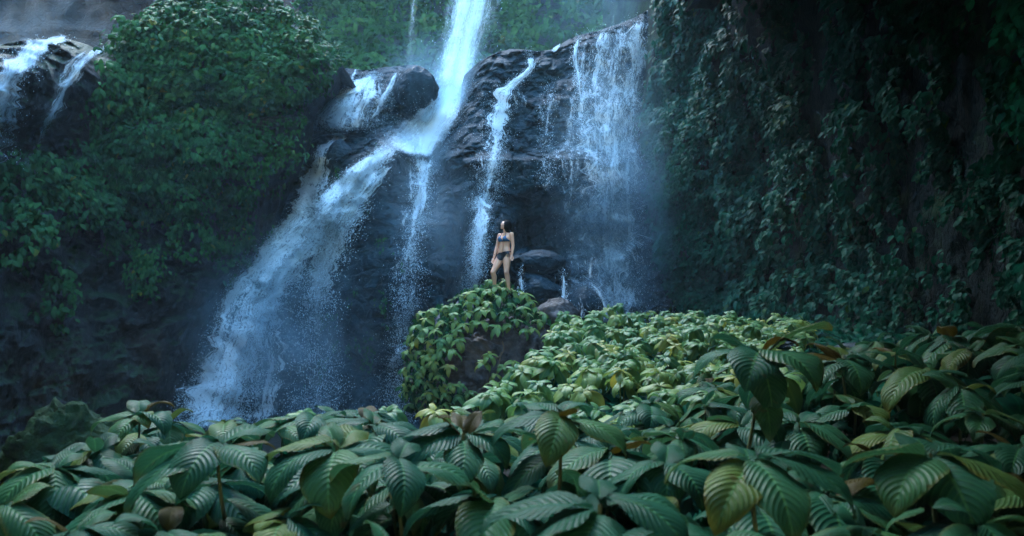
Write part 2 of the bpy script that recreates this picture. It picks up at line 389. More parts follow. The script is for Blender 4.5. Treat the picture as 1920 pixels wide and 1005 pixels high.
# --- the falls' own wall
CREST_MAIN = interp([(100, 330), (420, 260), (520, 210), (580, 170), (610, 135), (650, 128), (690, 132), (720, 126), (748, 124), (765, 121), (790, 124), (806, 134),
                     (817, 150), (822, 172), (832, 182), (858, 178), (866, 160), (870, 142), (880, 132), (895, 118), (915, 106), (935, 97), (960, 92), (985, 93), (1010, 96), (1040, 92),
                     (1062, 76), (1085, 66), (1120, 58), (1160, 45), (1190, 33), (1215, 18), (1240, -4), (1300, -40), (1400, -60)])
CHUTE = [(850, 100, 34), (842, 190, 34), (822, 225, 34), (795, 268, 36), (770, 292, 30)]
APRON = [(790, 282, 20), (722, 284, 30), (660, 350, 40), (570, 430, 55), (480, 540, 55), (430, 660, 60), (400, 800, 70)]
def depth_main(px, py, cr):
    D = np.interp(py, [-60, 130, 280, 300, 560, 850], [33, 30.5, 28.6, 27.6, 25.2, 23.0])
    D = D + 1.1 * np.exp(-np.clip(py - cr, 0, 999) / 9.0)
    # blocks and hollows
    right = smooth(872, 900, px - 0.0 * py + np.clip((180 - py) * 0.0, 0, 9)) * smooth(420, 360, py)
    edge_r = np.interp(py, [100, 140, 190, 210, 250, 300, 380], [885, 868, 868, 835, 815, 806, 812])
    D -= 2.3 * smooth(-6, 40, px - edge_r) * smooth(460, 300, py) * smooth(1260, 1100, px)
    D += 1.6 * np.exp(-along(px, py, CHUTE) ** 2)
    D -= 2.0 * bump(px, py, 783, 170, 40, 52) + 1.3 * bump(px, py, 738, 165, 34, 48) + 0.9 * bump(px, py, 700, 175, 28, 40)
    D -= 1.2 * bump(px, py, 640, 195, 60, 60) + 1.0 * bump(px, py, 655, 300, 44, 42) + 0.9 * bump(px, py, 600, 280, 40, 34)
    D -= 1.1 * bump(px, py, 612, 385, 26, 44) + 0.8 * bump(px, py, 700, 240, 70, 34) + 0.9 * bump(px, py, 745, 298, 46, 30)
    D -= 3.0 * bump(px, py, 720, 470, 150, 215, 1.3)                     # the mossy apron bulging out below the ledge
    D -= 1.4 * np.exp(-(along(px, py, APRON) * 0.9) ** 2)
    D -= 1.5 * bump(px, py, 890, 500, 130, 170, 1.4)                     # toe of the right block
    D -= 2.2 * bump(px, py, 930, 470, 60, 92) + 2.6 * bump(px, py, 1012, 500, 60, 40) + 1.4 * bump(px, py, 1000, 545, 60, 34)
    D += 2.0 * bump(px, py, 1060, 445, 120, 46)                           # undercut, wet and dripping
    D += 1.2 * smooth(1040, 1160, px) * smooth(200, 480, py)
    D -= 2.2 * bump(px, py, 1098, 575, 42, 46)
    P = at(px, py, D)
    S = P * np.array([1, 1, 1.25])
    D -= 0.75 * fbm(S * 0.33, 3, 11) + 0.30 * fbm(S * 0.9, 3, 21, True)
    w, r = worley(S * np.array([0.8, 0.5, 0.95]) + 0.6 * fbm(P * 0.8, 2, 3)[..., None], 5)
    D -= 0.45 * (0.7 - w) + 0.5 * (r - 0.5)
    w2, r2 = worley(S * np.array([2.3, 1.3, 2.3]) + 0.5 * fbm(P * 2, 2, 8)[..., None], 15)
    D -= (0.26 * (0.6 - w2) + 0.22 * (r2 - 0.5)) * smooth(-0.5, 0.3, fbm(P * 0.25, 2, 44) + 0.4)
    w3, r3 = worley(P * np.array([3.6, 2.2, 4.2]) + 0.35 * fbm(P * 3, 2, 18)[..., None], 25)
    D -= (0.15 * (0.6 - w3) + 0.10 * (r3 - 0.5)) * smooth(-0.3, 0.2, fbm(P * 0.3, 2, 47) + 0.25 * smooth(850, 950, px))
    D -= 0.06 * fbm(S * 4.5, 3, 31, True)
    return D
main = Relief('rock_cliff', 100, 1400, 760, 880, CREST_MAIN, 470, depth_main, M['rock'], [(0.5, 0.06), (1.6, 0.1), (5, 0.2), (12, 0.5), (26, 1.2)])

# --- left hillside
CREST_LEFT = interp([(-700, 40), (-200, 90), (0, 84), (60, 72), (120, 70), (165, 84), (185, 95), (200, 78), (240, 44), (290, 24), (340, 14), (400, 8), (470, 8), (530, 18), (575, 42), (605, 75), (628, 108), (640, 160), (655, 230), (700, 330), (760, 420)])
EDGE_LEFT = interp([(0, 640), (120, 640), (170, 618), (215, 570), (250, 560), (330, 540), (400, 520), (480, 480), (560, 420), (640, 370), (780, 330), (900, 320)])
def depth_left(px, py, cr):
    D = np.interp(px, [-700, -200, 0, 200, 350, 640], [9.5, 14, 17.0, 20.5, 22.0, 24.0])
    D = D + 2.6 * smooth(190, 800, py) * np.interp(px, [-200, 300, 420], [-0.8, 0.0, 0.5])
    D += 1.6 * np.exp(-np.clip(py - cr, 0, 999) / 16.0)
    D += 0.16 * np.clip(px - EDGE_LEFT(py), 0, 400) + 0.0009 * np.clip(px - EDGE_LEFT(py) + 60, 0, 60) ** 2 * 0.4
    D -= 1.7 * bump(px, py, 450, 110, 210, 112) + 1.5 * bump(px, py, 470, 270, 130, 90) + 1.0 * bump(px, py, 330, 300, 120, 90) + 0.8 * bump(px, py, 360, 430, 44, 80)
    D += 1.1 * bump(px, py, 460, 200, 130, 22)
    D -= 1.2 * bump(px, py, 80, 150, 150, 90)
    P = at(px, py, D); S = P * np.array([1, 1, 1.4])
    D -= 0.8 * fbm(S * 0.35, 3, 61) + 0.4 * fbm(S * 1.0, 3, 71, True)
    w, r = worley(S * 0.7, 65); D -= 0.35 * (0.7 - w) + 0.3 * (r - 0.5)
    D -= 0.10 * fbm(S * 4.0, 2, 81, True)
    return D
left = Relief('rock_cliff', -700, 760, 520, 980, CREST_LEFT, 330, depth_left, M['rock_left'], [(0.6, 0.05), (2, 0.1), (6, 0.0), (12, -0.5)])

# --- right cliff coming past the camera, its unseen top extended and leaned in to block sky
EDGE_RIGHT = interp([(-1500, 1240), (0, 1243), (40, 1232), (110, 1222), (180, 1212), (260, 1203), (380, 1215), (480, 1235), (560, 1262), (640, 1290), (900, 1330)])
def depth_right(px, py, cr):
    D = np.interp(px, [1100, 1230, 1330, 1450, 1600, 1750, 1920, 2200, 2700], [30, 27.0, 23.5, 19.5, 15.0, 12.0, 9.5, 7.0, 5.0])
    D += 0.20 * np.clip(EDGE_RIGHT(py) - px, 0, 300)
    D = D * (1 - np.interp(py, [-1500, -300, 0, 300, 700], [0.30, 0.13, 0.06, 0.0, -0.03]) * smooth(1250, 1500, px))
    P = at(px, py, D)
    D -= 1.0 * fbm(P * 0.28, 3, 91) + 0.55 * fbm(P * 0.9, 3, 95) + 0.15 * fbm(P * 2.5, 2, 97)
    return D
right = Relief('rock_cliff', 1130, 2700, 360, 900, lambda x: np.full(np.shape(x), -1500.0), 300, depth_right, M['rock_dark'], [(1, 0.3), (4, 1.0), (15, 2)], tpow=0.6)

# --- upper green slope behind the falls and the far bare rock at the upper left
def depth_far(px, py, cr):
    D = 60 - 16 * smooth(-250, 330, py) + 0.004 * np.abs(px - 820)
    P = at(px, py, D); return D - 2.4 * fbm(P * 0.10, 3, 101) - 1.3 * fbm(P * 0.33, 3, 105)
far = Relief('rock_cliff', 120, 1500, 260, 420, lambda x: np.full(np.shape(x), -620.0), 200, depth_far, M['rock_left'], [(4, 1), (30, 3)])
def depth_bare(px, py, cr):
    D = 39 + 0.012 * np.clip(px - 200, 0, 400) - 2.0 * smooth(-200, 200, py)
    P = at(px, py, D); return D - 1.8 * fbm(P * 0.14, 3, 111) - 0.7 * fbm(P * 0.5, 3, 115, True)
bare = Relief('rock_cliff', -1200, 560, 200, 330, lambda x: np.full(np.shape(x), -520.0), 130, depth_bare, M['rock_far'], [(3, 1), (20, 3)])

# --- unseen gorge sides around the camera: flanks raised to block sky light
def flank(x0, x1, y0, y1, h, seed):
    n, k = 40, 30; u, v = np.meshgrid(np.linspace(0, 1, n), np.linspace(0, 1, k), indexing='ij')
    X = x0 + (x1 - x0) * u; Y = y0 + (y1 - y0) * u; Z = -4 + (h + 4) * v
    P = np.stack([X, Y, Z], -1); P[..., 0] -= np.sign(x1 + x0) * 0; P[..., 1] += 1.5 * fbm(P * 0.2, 3, seed); P[..., 0] += 1.5 * fbm(P * 0.2, 3, seed + 5)
    P2 = P[:, -1:].copy(); P2[..., 0] += 8 * np.sign(x0); P2[..., 2] += 2
    P = np.concatenate([P, P2], 1)
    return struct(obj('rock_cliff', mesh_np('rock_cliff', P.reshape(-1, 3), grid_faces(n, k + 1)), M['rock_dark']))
flank(-24, -13.5, 31, 9, 44, 199); flank(-13.5, -9.5, 9, -3, 30, 201); flank(-9.5, -5.5, -3, -16, 26, 205)  # tall run on the left put in to cut off side sky
flank(13, 8, 9, -3, 30, 211); flank(8, 5, -3, -16, 26, 215)
def shade_brow(pts, z0, slope, th, seed):
    """an added, unseen light-blocking brow of rock: inner edge points (x, y), reaching outward to the flank, its underside rising away from the camera"""
    q = lerp_path(pts, 40); sgn = np.sign(q[:, 0]).mean(); k = 26; w = np.linspace(0, 1, k); rows = []
    for (t, dz) in [(1.0, 0.0)] + [(x, 0) for x in np.linspace(0.95, 0.12, 10)] + [(0.05, 0.25 * th), (0.0, 0.55 * th), (0.06, 0.9 * th), (0.3, 1.1 * th), (1.0, 1.4 * th)]:
        rows.append(np.stack([q[:, 0] + sgn * t * 14, q[:, 1], z0 + slope * np.clip(q[:, 1], 0, 99) + dz + 0 * q[:, 0]], -1))
    P = np.array(rows); P = P + np.stack([0.5 * fbm(P * 0.35, 3, seed), 0.4 * fbm(P * 0.4, 3, seed + 3), 0.2 * fbm(P * 0.5, 3, seed + 6)], -1)
    return struct(obj('rock_cliff', mesh_np('rock_cliff', P.reshape(-1, 3), grid_faces(len(rows), 40)), M['rock_dark']))  # blocker above the view, apart from the visible cliffs
shade_brow([(-2.6, -7), (-2.0, -1.0), (0.1, 1.4), (0.2, 2.6), (0.2, 4.5), (0.4, 6.8), (1.9, 10), (4.2, 13.5), (6.4, 17.5)], 2.2, 0.47, 3.0, 221)  # added overhead to darken the right side and cover the rear
shade_brow([(-1.5, -7), (-1.4, 2.2), (-3.2, 4.8), (-7.0, 8), (-10.5, 12)], 2.7, 0.50, 3.0, 231)  # added overhead to darken the left foreground

# ------------------------------------------------------------------ ground and pool
def bank_left(y): return np.interp(y, [0, 5.0, 5.3, 7, 10, 14, 15], [-60, -60, -0.62, -0.25, 0.48, 0.92, 1.0])
def left_reach(x, y):
    """how far out the plants grow: the bank breaks off sooner towards the left"""
    return np.interp(x / np.maximum(y, 0.5), [-0.9, -0.70, -0.60, -0.50], [2.7, 3.1, 4.0, 5.6])
def canopy(x, y):
    """height of the leaf tops, relative to the camera"""
    c = np.interp(y, [0, 4.2, 5.5, 7.0, 10, 14, 15.5], [-0.66, -0.62, -0.58, -0.46, -0.15, 0.24, 0.30])
    c = c + 0.56 * smooth(0.9, 3.6, x) * smooth(8.5, 5.0, y) * smooth(1.5, 4.0, y)
    c = c - 0.10 * smooth(-0.8, -2.4, x) * smooth(7, 5, y) 
    q = np.stack([x, y, 0 * x], -1)
    return c + 0.09 * fbm(q * 0.9, 2, 301)
def ground_h(x, y):
    c = canopy(x, y) - 0.50
    off = smooth(0.0, 1.3, bank_left(y) - x)                      # off the bank's left side
    off = np.maximum(off, smooth(14.6, 17, y)); off = np.maximum(off, smooth(0.0, 1.2, y - left_reach(x, y)) * (x < 0)); off = np.maximum(off, smooth(5.8, 7.4, y) * smooth(0.4, -0.8, x - bank_left(y)))
    g = c * (1 - off) + off * (-2.6)
    return CAMZ + g - 0.9 * smooth(19, 23, y) + 0.12 * fbm(np.stack([x, y, 0 * x], -1) * 1.3, 3, 305)
gx = np.r_[-400, -150, -60, np.arange(-30, -6, 0.8), np.arange(-6, 7, 0.16), np.arange(7, 31, 0.8), 60, 150, 400]
gy = np.r_[-400, -100, np.arange(-20, 0, 1.5), np.arange(0, 18, 0.16), np.arange(18, 40, 0.8), 60, 120, 400]
GX, GY = np.meshgrid(gx, gy); GP = np.stack([GX, GY, ground_h(GX, GY)], -1)
struct(obj('ground', mesh_np('ground', GP.reshape(-1, 3), grid_faces(len(gy), len(gx))), M['soil']))
pool_n = 30; PXg, PYg = np.meshgrid(np.linspace(-16, 12, pool_n), np.linspace(18.5, 27, pool_n))
struct(obj('water', mesh_np('water', np.stack([PXg, PYg, 0 * PXg + CAMZ - 2.9], -1).reshape(-1, 3), grid_faces(pool_n, pool_n)), M['pool']))

# ------------------------------------------------------------------ leaves
def leaf_template(nu, nv, width=0.5, droop=0.9, fold=0.25, curl=0.3, ribs=0, ribamp=0.0, twist=0.0, wavy=0.0, lift=0.0, seed=0):
    """unit-length leaf from the origin along +x, face up; nu columns across, nv rows along"""
    v = np.linspace(0, 1, nv); u = np.linspace(-1, 1, nu); U, Vv = np.meshgrid(u, v)
    w = width * 0.5 * np.sin(np.pi * np.clip(Vv, 0, 1) ** 0.82) ** 0.75 * (1 - 0.25 * Vv ** 6)
    w = np.maximum(w, 0.008)
    ang = lift - droop * v ** 1.3; dx = np.cos(ang); dz = np.sin(ang)
    cx_ = np.r_[0, np.cumsum((dx[1:] + dx[:-1]) / 2)] / (nv - 1); cz_ = np.r_[0, np.cumsum((dz[1:] + dz[:-1]) / 2)] / (nv - 1)
    Y = U * w; h = np.abs(Y) * fold * 2 - curl * (Y / (width * 0.5)) ** 2 * width * 0.5
    if ribs: h = h + ribamp * np.cos(2 * np.pi * ribs * (Vv - 0.2 * np.abs(U) - 0.1 * U * U)) * np.clip(np.abs(U) * 4, 0, 1) * np.sin(np.pi * Vv) ** 0.5
    if wavy: h = h + wavy * np.abs(U) ** 2 * np.sin(Vv * 9 + seed + U)
    h = h + twist * U * w * Vv
    X = cx_[:, None] + h * -np.sin(ang)[:, None]; Z = cz_[:, None] + h * np.cos(ang)[:, None]
    P = np.stack([X, Y, Z], -1).reshape(-1, 3); uv = np.stack([(U + 1) / 2, Vv], -1).reshape(-1, 2)
    return P, grid_faces(nv, nu), uv

def frames(d, n):
    x = d / (np.linalg.norm(d, axis=-1)[..., None] + 1e-9)
    y = np.cross(n, x); y /= np.linalg.norm(y, axis=-1)[..., None] + 1e-9
    return np.stack([x, y, np.cross(x, y)], -1)

def scatter(tpls, pos, R, size, tint, seed=0):
    """many leaves in one mesh"""
    r = np.random.default_rng(seed); pick = r.integers(0, len(tpls), len(pos)); V, F, UV, T = [], [], [], []; base = 0
    for k, (tp, tf, tu) in enumerate(tpls):
        m = pick == k; n = int(m.sum())
        if n == 0: continue
        q = np.einsum('nij,vj->nvi', R[m], tp) * size[m][:, None, None] + pos[m][:, None, :]
        V.append(q.reshape(-1, 3)); F.append((tf[None] + (np.arange(n) * len(tp))[:, None, None]).reshape(-1, tf.shape[1]) + base)
        UV.append(np.tile(tu, (n, 1))); T.append(np.repeat(tint[m], len(tp))); base += n * len(tp)
    return np.concatenate(V), np.concatenate(F), np.concatenate(UV), np.concatenate(T)

SMALL = [leaf_template(3, 4, 0.52, dr, fo, 0.25) for dr, fo in ((0.5, 0.25), (0.9, 0.1), (1.2, 0.3))]
MID = [leaf_template(5, 6, wd, dr, fo, 0.35, wavy=0.03, seed=i) for i, (wd, dr, fo) in enumerate(((0.5, 0.6, 0.22), (0.46, 1.0, 0.15), (0.56, 1.3, 0.25)))]

def cover(name, surf, n, region, size, mat, tpls, label, seed, out=0.5, down=0.75, spread=0.34, lift=(0.02, 0.4), clump=0.9, thr=-0.25, tint=(0.1, 0.75), whorl=0, side=(0, 0, 0)):
    """foliage growing on a cliff: region(px, py) gives how thickly, size(px, py) metres"""
    r = np.random.default_rng(seed); X0, X1, Y0, Y1 = region[0]
    px = r.uniform(X0, X1, n * 3); py = r.uniform(Y0, Y1, n * 3)
    keep = (py > surf.crest(px) - 1) & (r.random(n * 3) < region[1](px, py)); px, py = px[keep][:n], py[keep][:n]
    P = at(px, py, surf.depth(px, py)); N = surf.normal(px, py)
    wd, wr = worley(P * clump * np.array([1.0, 0.8, 1.15]) + 0.35 * fbm(P * clump * 1.5, 2, seed + 6)[..., None], seed + 3)
    cl = 0.62 - wd + 0.35 * (wr - 0.5) + 0.3 * fbm(P * clump * 0.4, 2, seed + 9); keep = cl + 0.16 * r.normal(size=len(cl)) > thr; px, py, P, N, cl = px[keep], py[keep], P[keep], N[keep], cl[keep]; wr_k = wr[keep]
    N = N * 0.7 + np.array([0, -0.4, 0.25]); N /= np.linalg.norm(N, axis=1)[:, None]
    P = P + N * (lift[0] + (lift[1] - lift[0]) * np.clip(0.45 + cl * 1.5, 0, 1.5) * r.uniform(0.55, 1.0, len(P)))[:, None]
    if whorl:
        k = r.integers(4, whorl + 1, len(P)); idx = np.repeat(np.arange(len(P)), k); a = r.uniform(0, 2 * np.pi, len(idx))
        P = P[idx]; N = N[idx]; px, py = px[idx], py[idx]; cl = cl[idx]
        tg = np.stack([np.cos(a), -0.6 - 0.3 * np.sin(a), np.sin(a) * 0.7], -1)
        d = tg * spread + np.array([0, -out, -down]) + r.normal(size=P.shape) * 0.12
        base_t = np.repeat(r.random(len(k)), k)
    else:
        d = N * out + np.array([0, 0, -down]) + np.array(side) + r.normal(size=P.shape) * spread; base_t = r.random(len(P))
    nn = N * 0.7 + np.array([0, -0.1, 0.7]) + r.normal(size=P.shape) * 0.2
    sz = size(px, py) * r.uniform(0.65, 1.25, len(P))
    tn = tint[0] + (tint[1] - tint[0]) * (0.55 * base_t + 0.45 * np.repeat(wr_k, k) if whorl else 0.55 * base_t + 0.45 * wr_k) + (r.random(len(P)) < 0.03) * 0.4
    V, F, UV, T = scatter(tpls, P, frames(d, nn), sz, tn, seed)
    o = obj(name, mesh_np(name, V, F, UV, {'tint': T}), mat)
    return tag(o, label, 'foliage', kind='stuff')

# right wall
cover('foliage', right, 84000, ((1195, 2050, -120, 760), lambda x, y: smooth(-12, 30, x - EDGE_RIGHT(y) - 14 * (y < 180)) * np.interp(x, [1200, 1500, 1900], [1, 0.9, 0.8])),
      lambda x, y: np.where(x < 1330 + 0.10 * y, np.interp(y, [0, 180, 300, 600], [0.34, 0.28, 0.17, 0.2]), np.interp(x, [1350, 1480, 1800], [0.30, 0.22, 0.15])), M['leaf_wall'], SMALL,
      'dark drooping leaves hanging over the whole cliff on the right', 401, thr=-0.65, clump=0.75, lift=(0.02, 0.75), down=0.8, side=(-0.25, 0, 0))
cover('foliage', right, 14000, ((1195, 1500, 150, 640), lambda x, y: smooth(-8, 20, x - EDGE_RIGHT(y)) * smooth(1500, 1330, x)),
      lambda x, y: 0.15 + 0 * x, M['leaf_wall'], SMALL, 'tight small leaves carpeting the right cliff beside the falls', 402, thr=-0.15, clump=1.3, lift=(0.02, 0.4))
# left: the domed thicket, the mats below it
cover('foliage', left, 2300, ((215, 660, 0, 215), lambda x, y: np.clip(bump(x, y, 455, 100, 205, 105) * 3, 0, 1)),
      lambda x, y: np.interp(x, [250, 450, 640], [0.28, 0.25, 0.17]), M['leaf_hill'], MID, 'rounded thicket of drooping leaves above the left rock face', 411, thr=-0.3, whorl=7, spread=0.7, clump=1.0, lift=(0.1, 0.7), down=0.55)
cover('foliage', left, 7000, ((215, 660, 0, 215), lambda x, y: np.clip(bump(x, y, 450, 105, 225, 112) * 3, 0, 1)),
      lambda x, y: 0.2 + 0 * x, M['leaf_hill'], SMALL, 'small inner leaves filling the rounded thicket', 412, thr=-0.4, clump=1.0, lift=(0.0, 0.5))
def mats(x, y):
    n = fbm(np.stack([x / 55, y / 75, 0 * x], -1), 3, 415)
    return smooth(-0.05, 0.25, n + np.interp(y, [180, 300, 420, 560, 800], [0.6, 0.40, -0.04, -0.34, -0.45]) + np.interp(x, [-100, 150, 330, 520], [0.0, 0.15, 0.3, 0.25])) * smooth(8, -25, x - EDGE_LEFT(y)) * (y > 150) * smooth(0, 40, np.hypot(np.maximum(x - 120, 0) * 1.0, np.maximum(y - 250 , 0) * 0.8) - 30 + 200 * ((x > 260) | (y > 330)))
cover('foliage', left, 30000, ((-150, 600, 150, 640), mats), lambda x, y: np.interp(x, [0, 300, 560], [0.22, 0.17, 0.13]), M['leaf_hill'], SMALL,
      'mats of small leaves on the left rock face below the thicket', 413, thr=-0.1, lift=(0.02, 0.7), clump=0.95)
cover('foliage', left, 5000, ((180, 420, 60, 420), lambda x, y: smooth(60, 0, np.hypot((x - 290) / 1.2, (y - 230) / 1.6) - 70)), lambda x, y: 0.26 + 0 * x, M['leaf_hill'], MID,
      'shaded leafy slope between the thicket and the far left stream', 414, thr=-0.1, clump=0.9, lift=(0.02, 0.6))
# upper slope
cover('foliage', far, 34000, ((330, 1330, -60, 330), lambda x, y: 0.55 + 0.45 * smooth(-0.3, 0.2, fbm(np.stack([x / 60, y / 45, 0 * x], -1), 3, 421))), lambda x, y: 0.6 + 0 * x,
      M['leaf_far'], SMALL, 'bushy green slope behind the crest of the falls', 421, thr=-0.5, lift=(0.0, 1.9), clump=0.42, down=0.5)
# moss tufts on the wet wall
cover('moss', main, 2600, ((480, 860, 250, 720), lambda x, y: smooth(0.18, 0.4, fbm(np.stack([x / 30, y / 46, 0 * x], -1), 3, 433)) * smooth(60, -20, np.abs(x - 690) - 90)), lambda x, y: 0.13 + 0 * x,
      M['leaf_hill'], SMALL, 'green tufts clinging to the wet rock behind the spray', 431, thr=-0.3, clump=1.5, lift=(0.0, 0.12))

# ------------------------------------------------------------------ boulders
def sphere_grid(nu=48, nv=28):
    th = np.linspace(0, 2 * np.pi, nu, endpoint=False); ph = np.linspace(0.001, np.pi - 0.001, nv); T, Pp = np.meshgrid(th, ph)
    V = np.stack([np.cos(T) * np.sin(Pp), np.sin(T) * np.sin(Pp), np.cos(Pp)], -1).reshape(-1, 3); F = []
    r, c = np.meshgrid(np.arange(nv - 1), np.arange(nu), indexing='ij'); a = (r * nu + c).ravel(); b = (r * nu + (c + 1) % nu).ravel()
    return V, np.stack([a, a + nu, b + nu, b], -1)
def boulder_mesh(name, rx, ry, rz, seed, box=0.55, amp=0.16, nu=72, nv=44, flat=0.0):
    V, F = sphere_grid(nu, nv)
    q = np.abs(V) ** (1 / (1 - box * 0.6)); k = (q.sum(1)) ** (-(1 - box * 0.6)) ; k = k[:, None]
    W = V * (0.45 + 0.55 * k)
    w, r = worley(W * 1.5 + seed * 3.1, seed)
    d = 1 + amp * fbm(W * 1.2 + seed, 3, seed) + amp * 0.5 * (r - 0.5) + amp * 0.35 * fbm(W * 4 + seed, 3, seed + 4, True)
    if nu > 120: d = d - 0.05 * fbm(W * 7 + seed, 3, seed + 7, True) - 0.03 * fbm(W * 18, 2, seed + 8) - 0.10 * np.clip(fbm(W * 2.6, 2, seed + 11) - 0.1, 0, 1)
    W = W * d[:, None]
    if flat: W[:, 2] = np.where(W[:, 2] > flat, flat + (W[:, 2] - flat) * 0.3, W[:, 2])
    return mesh_np(name, W * np.array([rx, ry, rz]), F)
def boulder(px, py, Y, rx, ry, rz, seed, mat, label, cat='boulder', rot=0.0, **kw):
    o = obj('boulder', boulder_mesh('boulder', rx, ry, rz, seed, **kw), mat); o.location = at(px, py, Y).tolist(); o.rotation_euler = (0, 0, rot)
    return tag(o, label, cat)
mound = boulder(896, 690, 17.05, 1.55, 1.25, 1.70, 3, M['boulder'], 'large rough brown boulder draped in leaves under the standing woman', nu=280, nv=180, amp=0.2)
boulder(1000, 650, 16.6, 0.42, 0.5, 0.55, 8, M['boulder'], 'small dark rock butting against the right side of the leafy boulder', amp=0.25)
boulder(1048, 592, 17.6, 0.56, 0.5, 0.50, 12, M['boulder'], 'brown wedge shaped boulder with wet streaks right of the leafy mound', box=0.2, amp=0.3)
boulder(1600, 660, 9.0, 0.30, 0.3, 0.11, 15, M['boulder_wet'], 'flat bluish grey stone among the shaded plants at right', amp=0.2)
boulder(1462, 650, 9.5, 0.2, 0.2, 0.10, 17, M['boulder_wet'], 'small purplish stone behind the tallest ribbed plant', amp=0.25)
boulder(110, 935, 7.6, 0.72, 0.6, 0.95, 19, M['rock_dark'], 'dark rock in deep shade behind the plants in the lower left', amp=0.3, nu=120, nv=80)
boulder(1012, 492, 22.6, 0.78, 0.8, 0.36, 23, M['boulder_wet'], 'smooth wet slab right behind the standing woman', amp=0.12, box=0.7)
boulder(1008, 545, 22.0, 0.72, 0.7, 0.42, 25, M['boulder_wet'], 'dark wet block underneath the smooth slab', amp=0.2)
boulder(1096, 572, 22.0, 0.55, 0.6, 0.62, 27, M['boulder_wet'], 'rounded wet rock with water arching over its top', amp=0.1, box=0.3)
boulder(782, 172, 28.2, 0.85, 1.0, 1.0, 29, M['boulder_wet'], 'big rounded black outcrop on the crest left of the white chute', amp=0.18)
boulder(640, 300, 26.0, 0.55, 0.6, 0.65, 31, M['boulder_wet'], 'dark rock knob splitting the left cascade', amp=0.2)
boulder(612, 388, 25.0, 0.40, 0.5, 0.72, 33, M['boulder_wet'], 'narrow upright rock between the two left streams', amp=0.2)

# ------------------------------------------------------------------ creeper on the big boulder
def whorl_parts(n, tpls, r, spread=1.0, lift=(-0.5, 0.25), size=(0.75, 1.1)):
    a = np.arange(n) * 2.399 + r.uniform(0, 6.28); li = np.linspace(lift[0], lift[1], n) + r.normal(size=n) * 0.12
    d = np.stack([np.cos(a) * np.cos(li), np.sin(a) * np.cos(li), np.sin(li)], -1)
    sz = np.linspace(size[1], size[0] * 0.6, n) * r.uniform(0.85, 1.15, n)
    pos = d * 0.02 + np.array([0, 0, 1.0]) * np.linspace(-0.05, 0.03, n)[:, None]
    return scatter(tpls, pos, frames(d, np.tile([0.0, 0, 1], (n, 1)) + r.normal(size=(n, 3)) * 0.15), sz, r.uniform(0.15, 0.9) + r.normal(size=n) * 0.08, int(r.integers(1e6)))
DROOPY = [leaf_template(7, 8, wd, dr, fo, 0.4, wavy=0.02, seed=i) for i, (wd, dr, fo) in enumerate(((0.46, 1.1, 0.2), (0.42, 1.5, 0.15), (0.5, 1.8, 0.25)))]
FLATTER = [leaf_template(7, 8, wd, dr, fo, 0.45, wavy=0.03, seed=i) for i, (wd, dr, fo) in enumerate(((0.52, 0.7, 0.2), (0.48, 1.0, 0.12), (0.58, 1.3, 0.2)))]
rw = np.random.default_rng(77)
WH = []
for k in range(7):
    V, F, UV, T = whorl_parts(7 + k % 3, DROOPY, rw, lift=(-0.35, 0.3), size=(0.7, 1.1)); WH.append(mesh_np('leaf_whorl', V, F, UV, {'tint': T}))
for me in WH: me.materials.append(M['leaf_bank'])
creeper = thing('creeper', 'leafy creeper with drooping leaf whorls hanging down the big boulder', 'creeper', at(892, 770, 16.2).tolist())
c0 = Vector(creeper.location)
TOP = [(846, 570), (866, 542), (895, 530), (930, 526), (962, 532), (988, 556), (1008, 582), (1030, 598), (1022, 612), (985, 604), (960, 600), (925, 592), (900, 596), (870, 592)]
ARM = [(772, 606), (792, 582), (820, 568), (852, 566), (892, 592), (884, 618), (858, 632), (838, 640), (826, 668), (838, 712), (880, 742), (900, 760), (830, 772), (764, 768), (752, 728), (760, 660)]
LONE = [(905, 608), (932, 616), (986, 622), (916, 668), (905, 684), (928, 706), (962, 682), (945, 690), (975, 694), (990, 720), (870, 612), (1010, 606), (848, 660), (842, 690), (858, 640), (890, 606), (955, 612), (968, 604), (1000, 620), (1018, 640), (880, 738), (905, 744), (862, 724), (932, 541), (948, 545), (962, 549)]
def mound_y(px, py):
    q = 1 - ((px - 888) / 150) ** 2 - ((py - 690) / 165) ** 2
    return 17.0 - 1.35 * np.sqrt(np.clip(q, 0.0, 1))
spots = [(x, y, 0) for x, y in LONE]; tries = 0
while len(spots) < 100 and tries < 60000:
    tries += 1; x, y = rw.uniform(745, 1035), rw.uniform(520, 775)
    if not (inside(TOP, x, y) or inside(ARM, x, y)): continue
    if all((x - a) ** 2 + ((y - b) * 1.15) ** 2 > (17.0 if y < 650 else 15.5) ** 2 for a, b, _ in spots): spots.append((x, y, 1))
for x, y, k in spots:
    o = obj('leaf_whorl', WH[rw.integers(len(WH))], None, creeper)
    p = at(x, y - 4, mound_y(np.array(x), np.array(y)) - 0.12 - 0.2 * rw.random()); o.location = Vector(p.tolist()) - c0
    s_ = rw.uniform(0.23, 0.33) * (0.82 if y > 700 else 1.0); o.scale = (s_, s_, s_)
    out = Vector(((x - 890) / 300, -0.42, 0.0)); o.rotation_euler = Vector((out.x * 0.9, out.y, 1.0)).to_track_quat('Z', 'Y').to_euler(); o.rotation_euler.rotate_axis('Z', rw.uniform(0, 6.28))
for pts in ([(942, 640), (946, 655), (938, 668), (930, 672)], [(918, 706), (917, 722), (908, 728), (898, 730)], [(940, 660), (934, 690), (930, 705)]):
    q = np.array([at(x, y, mound_y(np.array(x), np.array(y)) - 0.12) for x, y in pts]); V, F = tube(lerp_path(q, 14), 0.014)
    o = obj('vine_stem', mesh_np('vine_stem', V, F), M['vine'], creeper); o.location = -c0
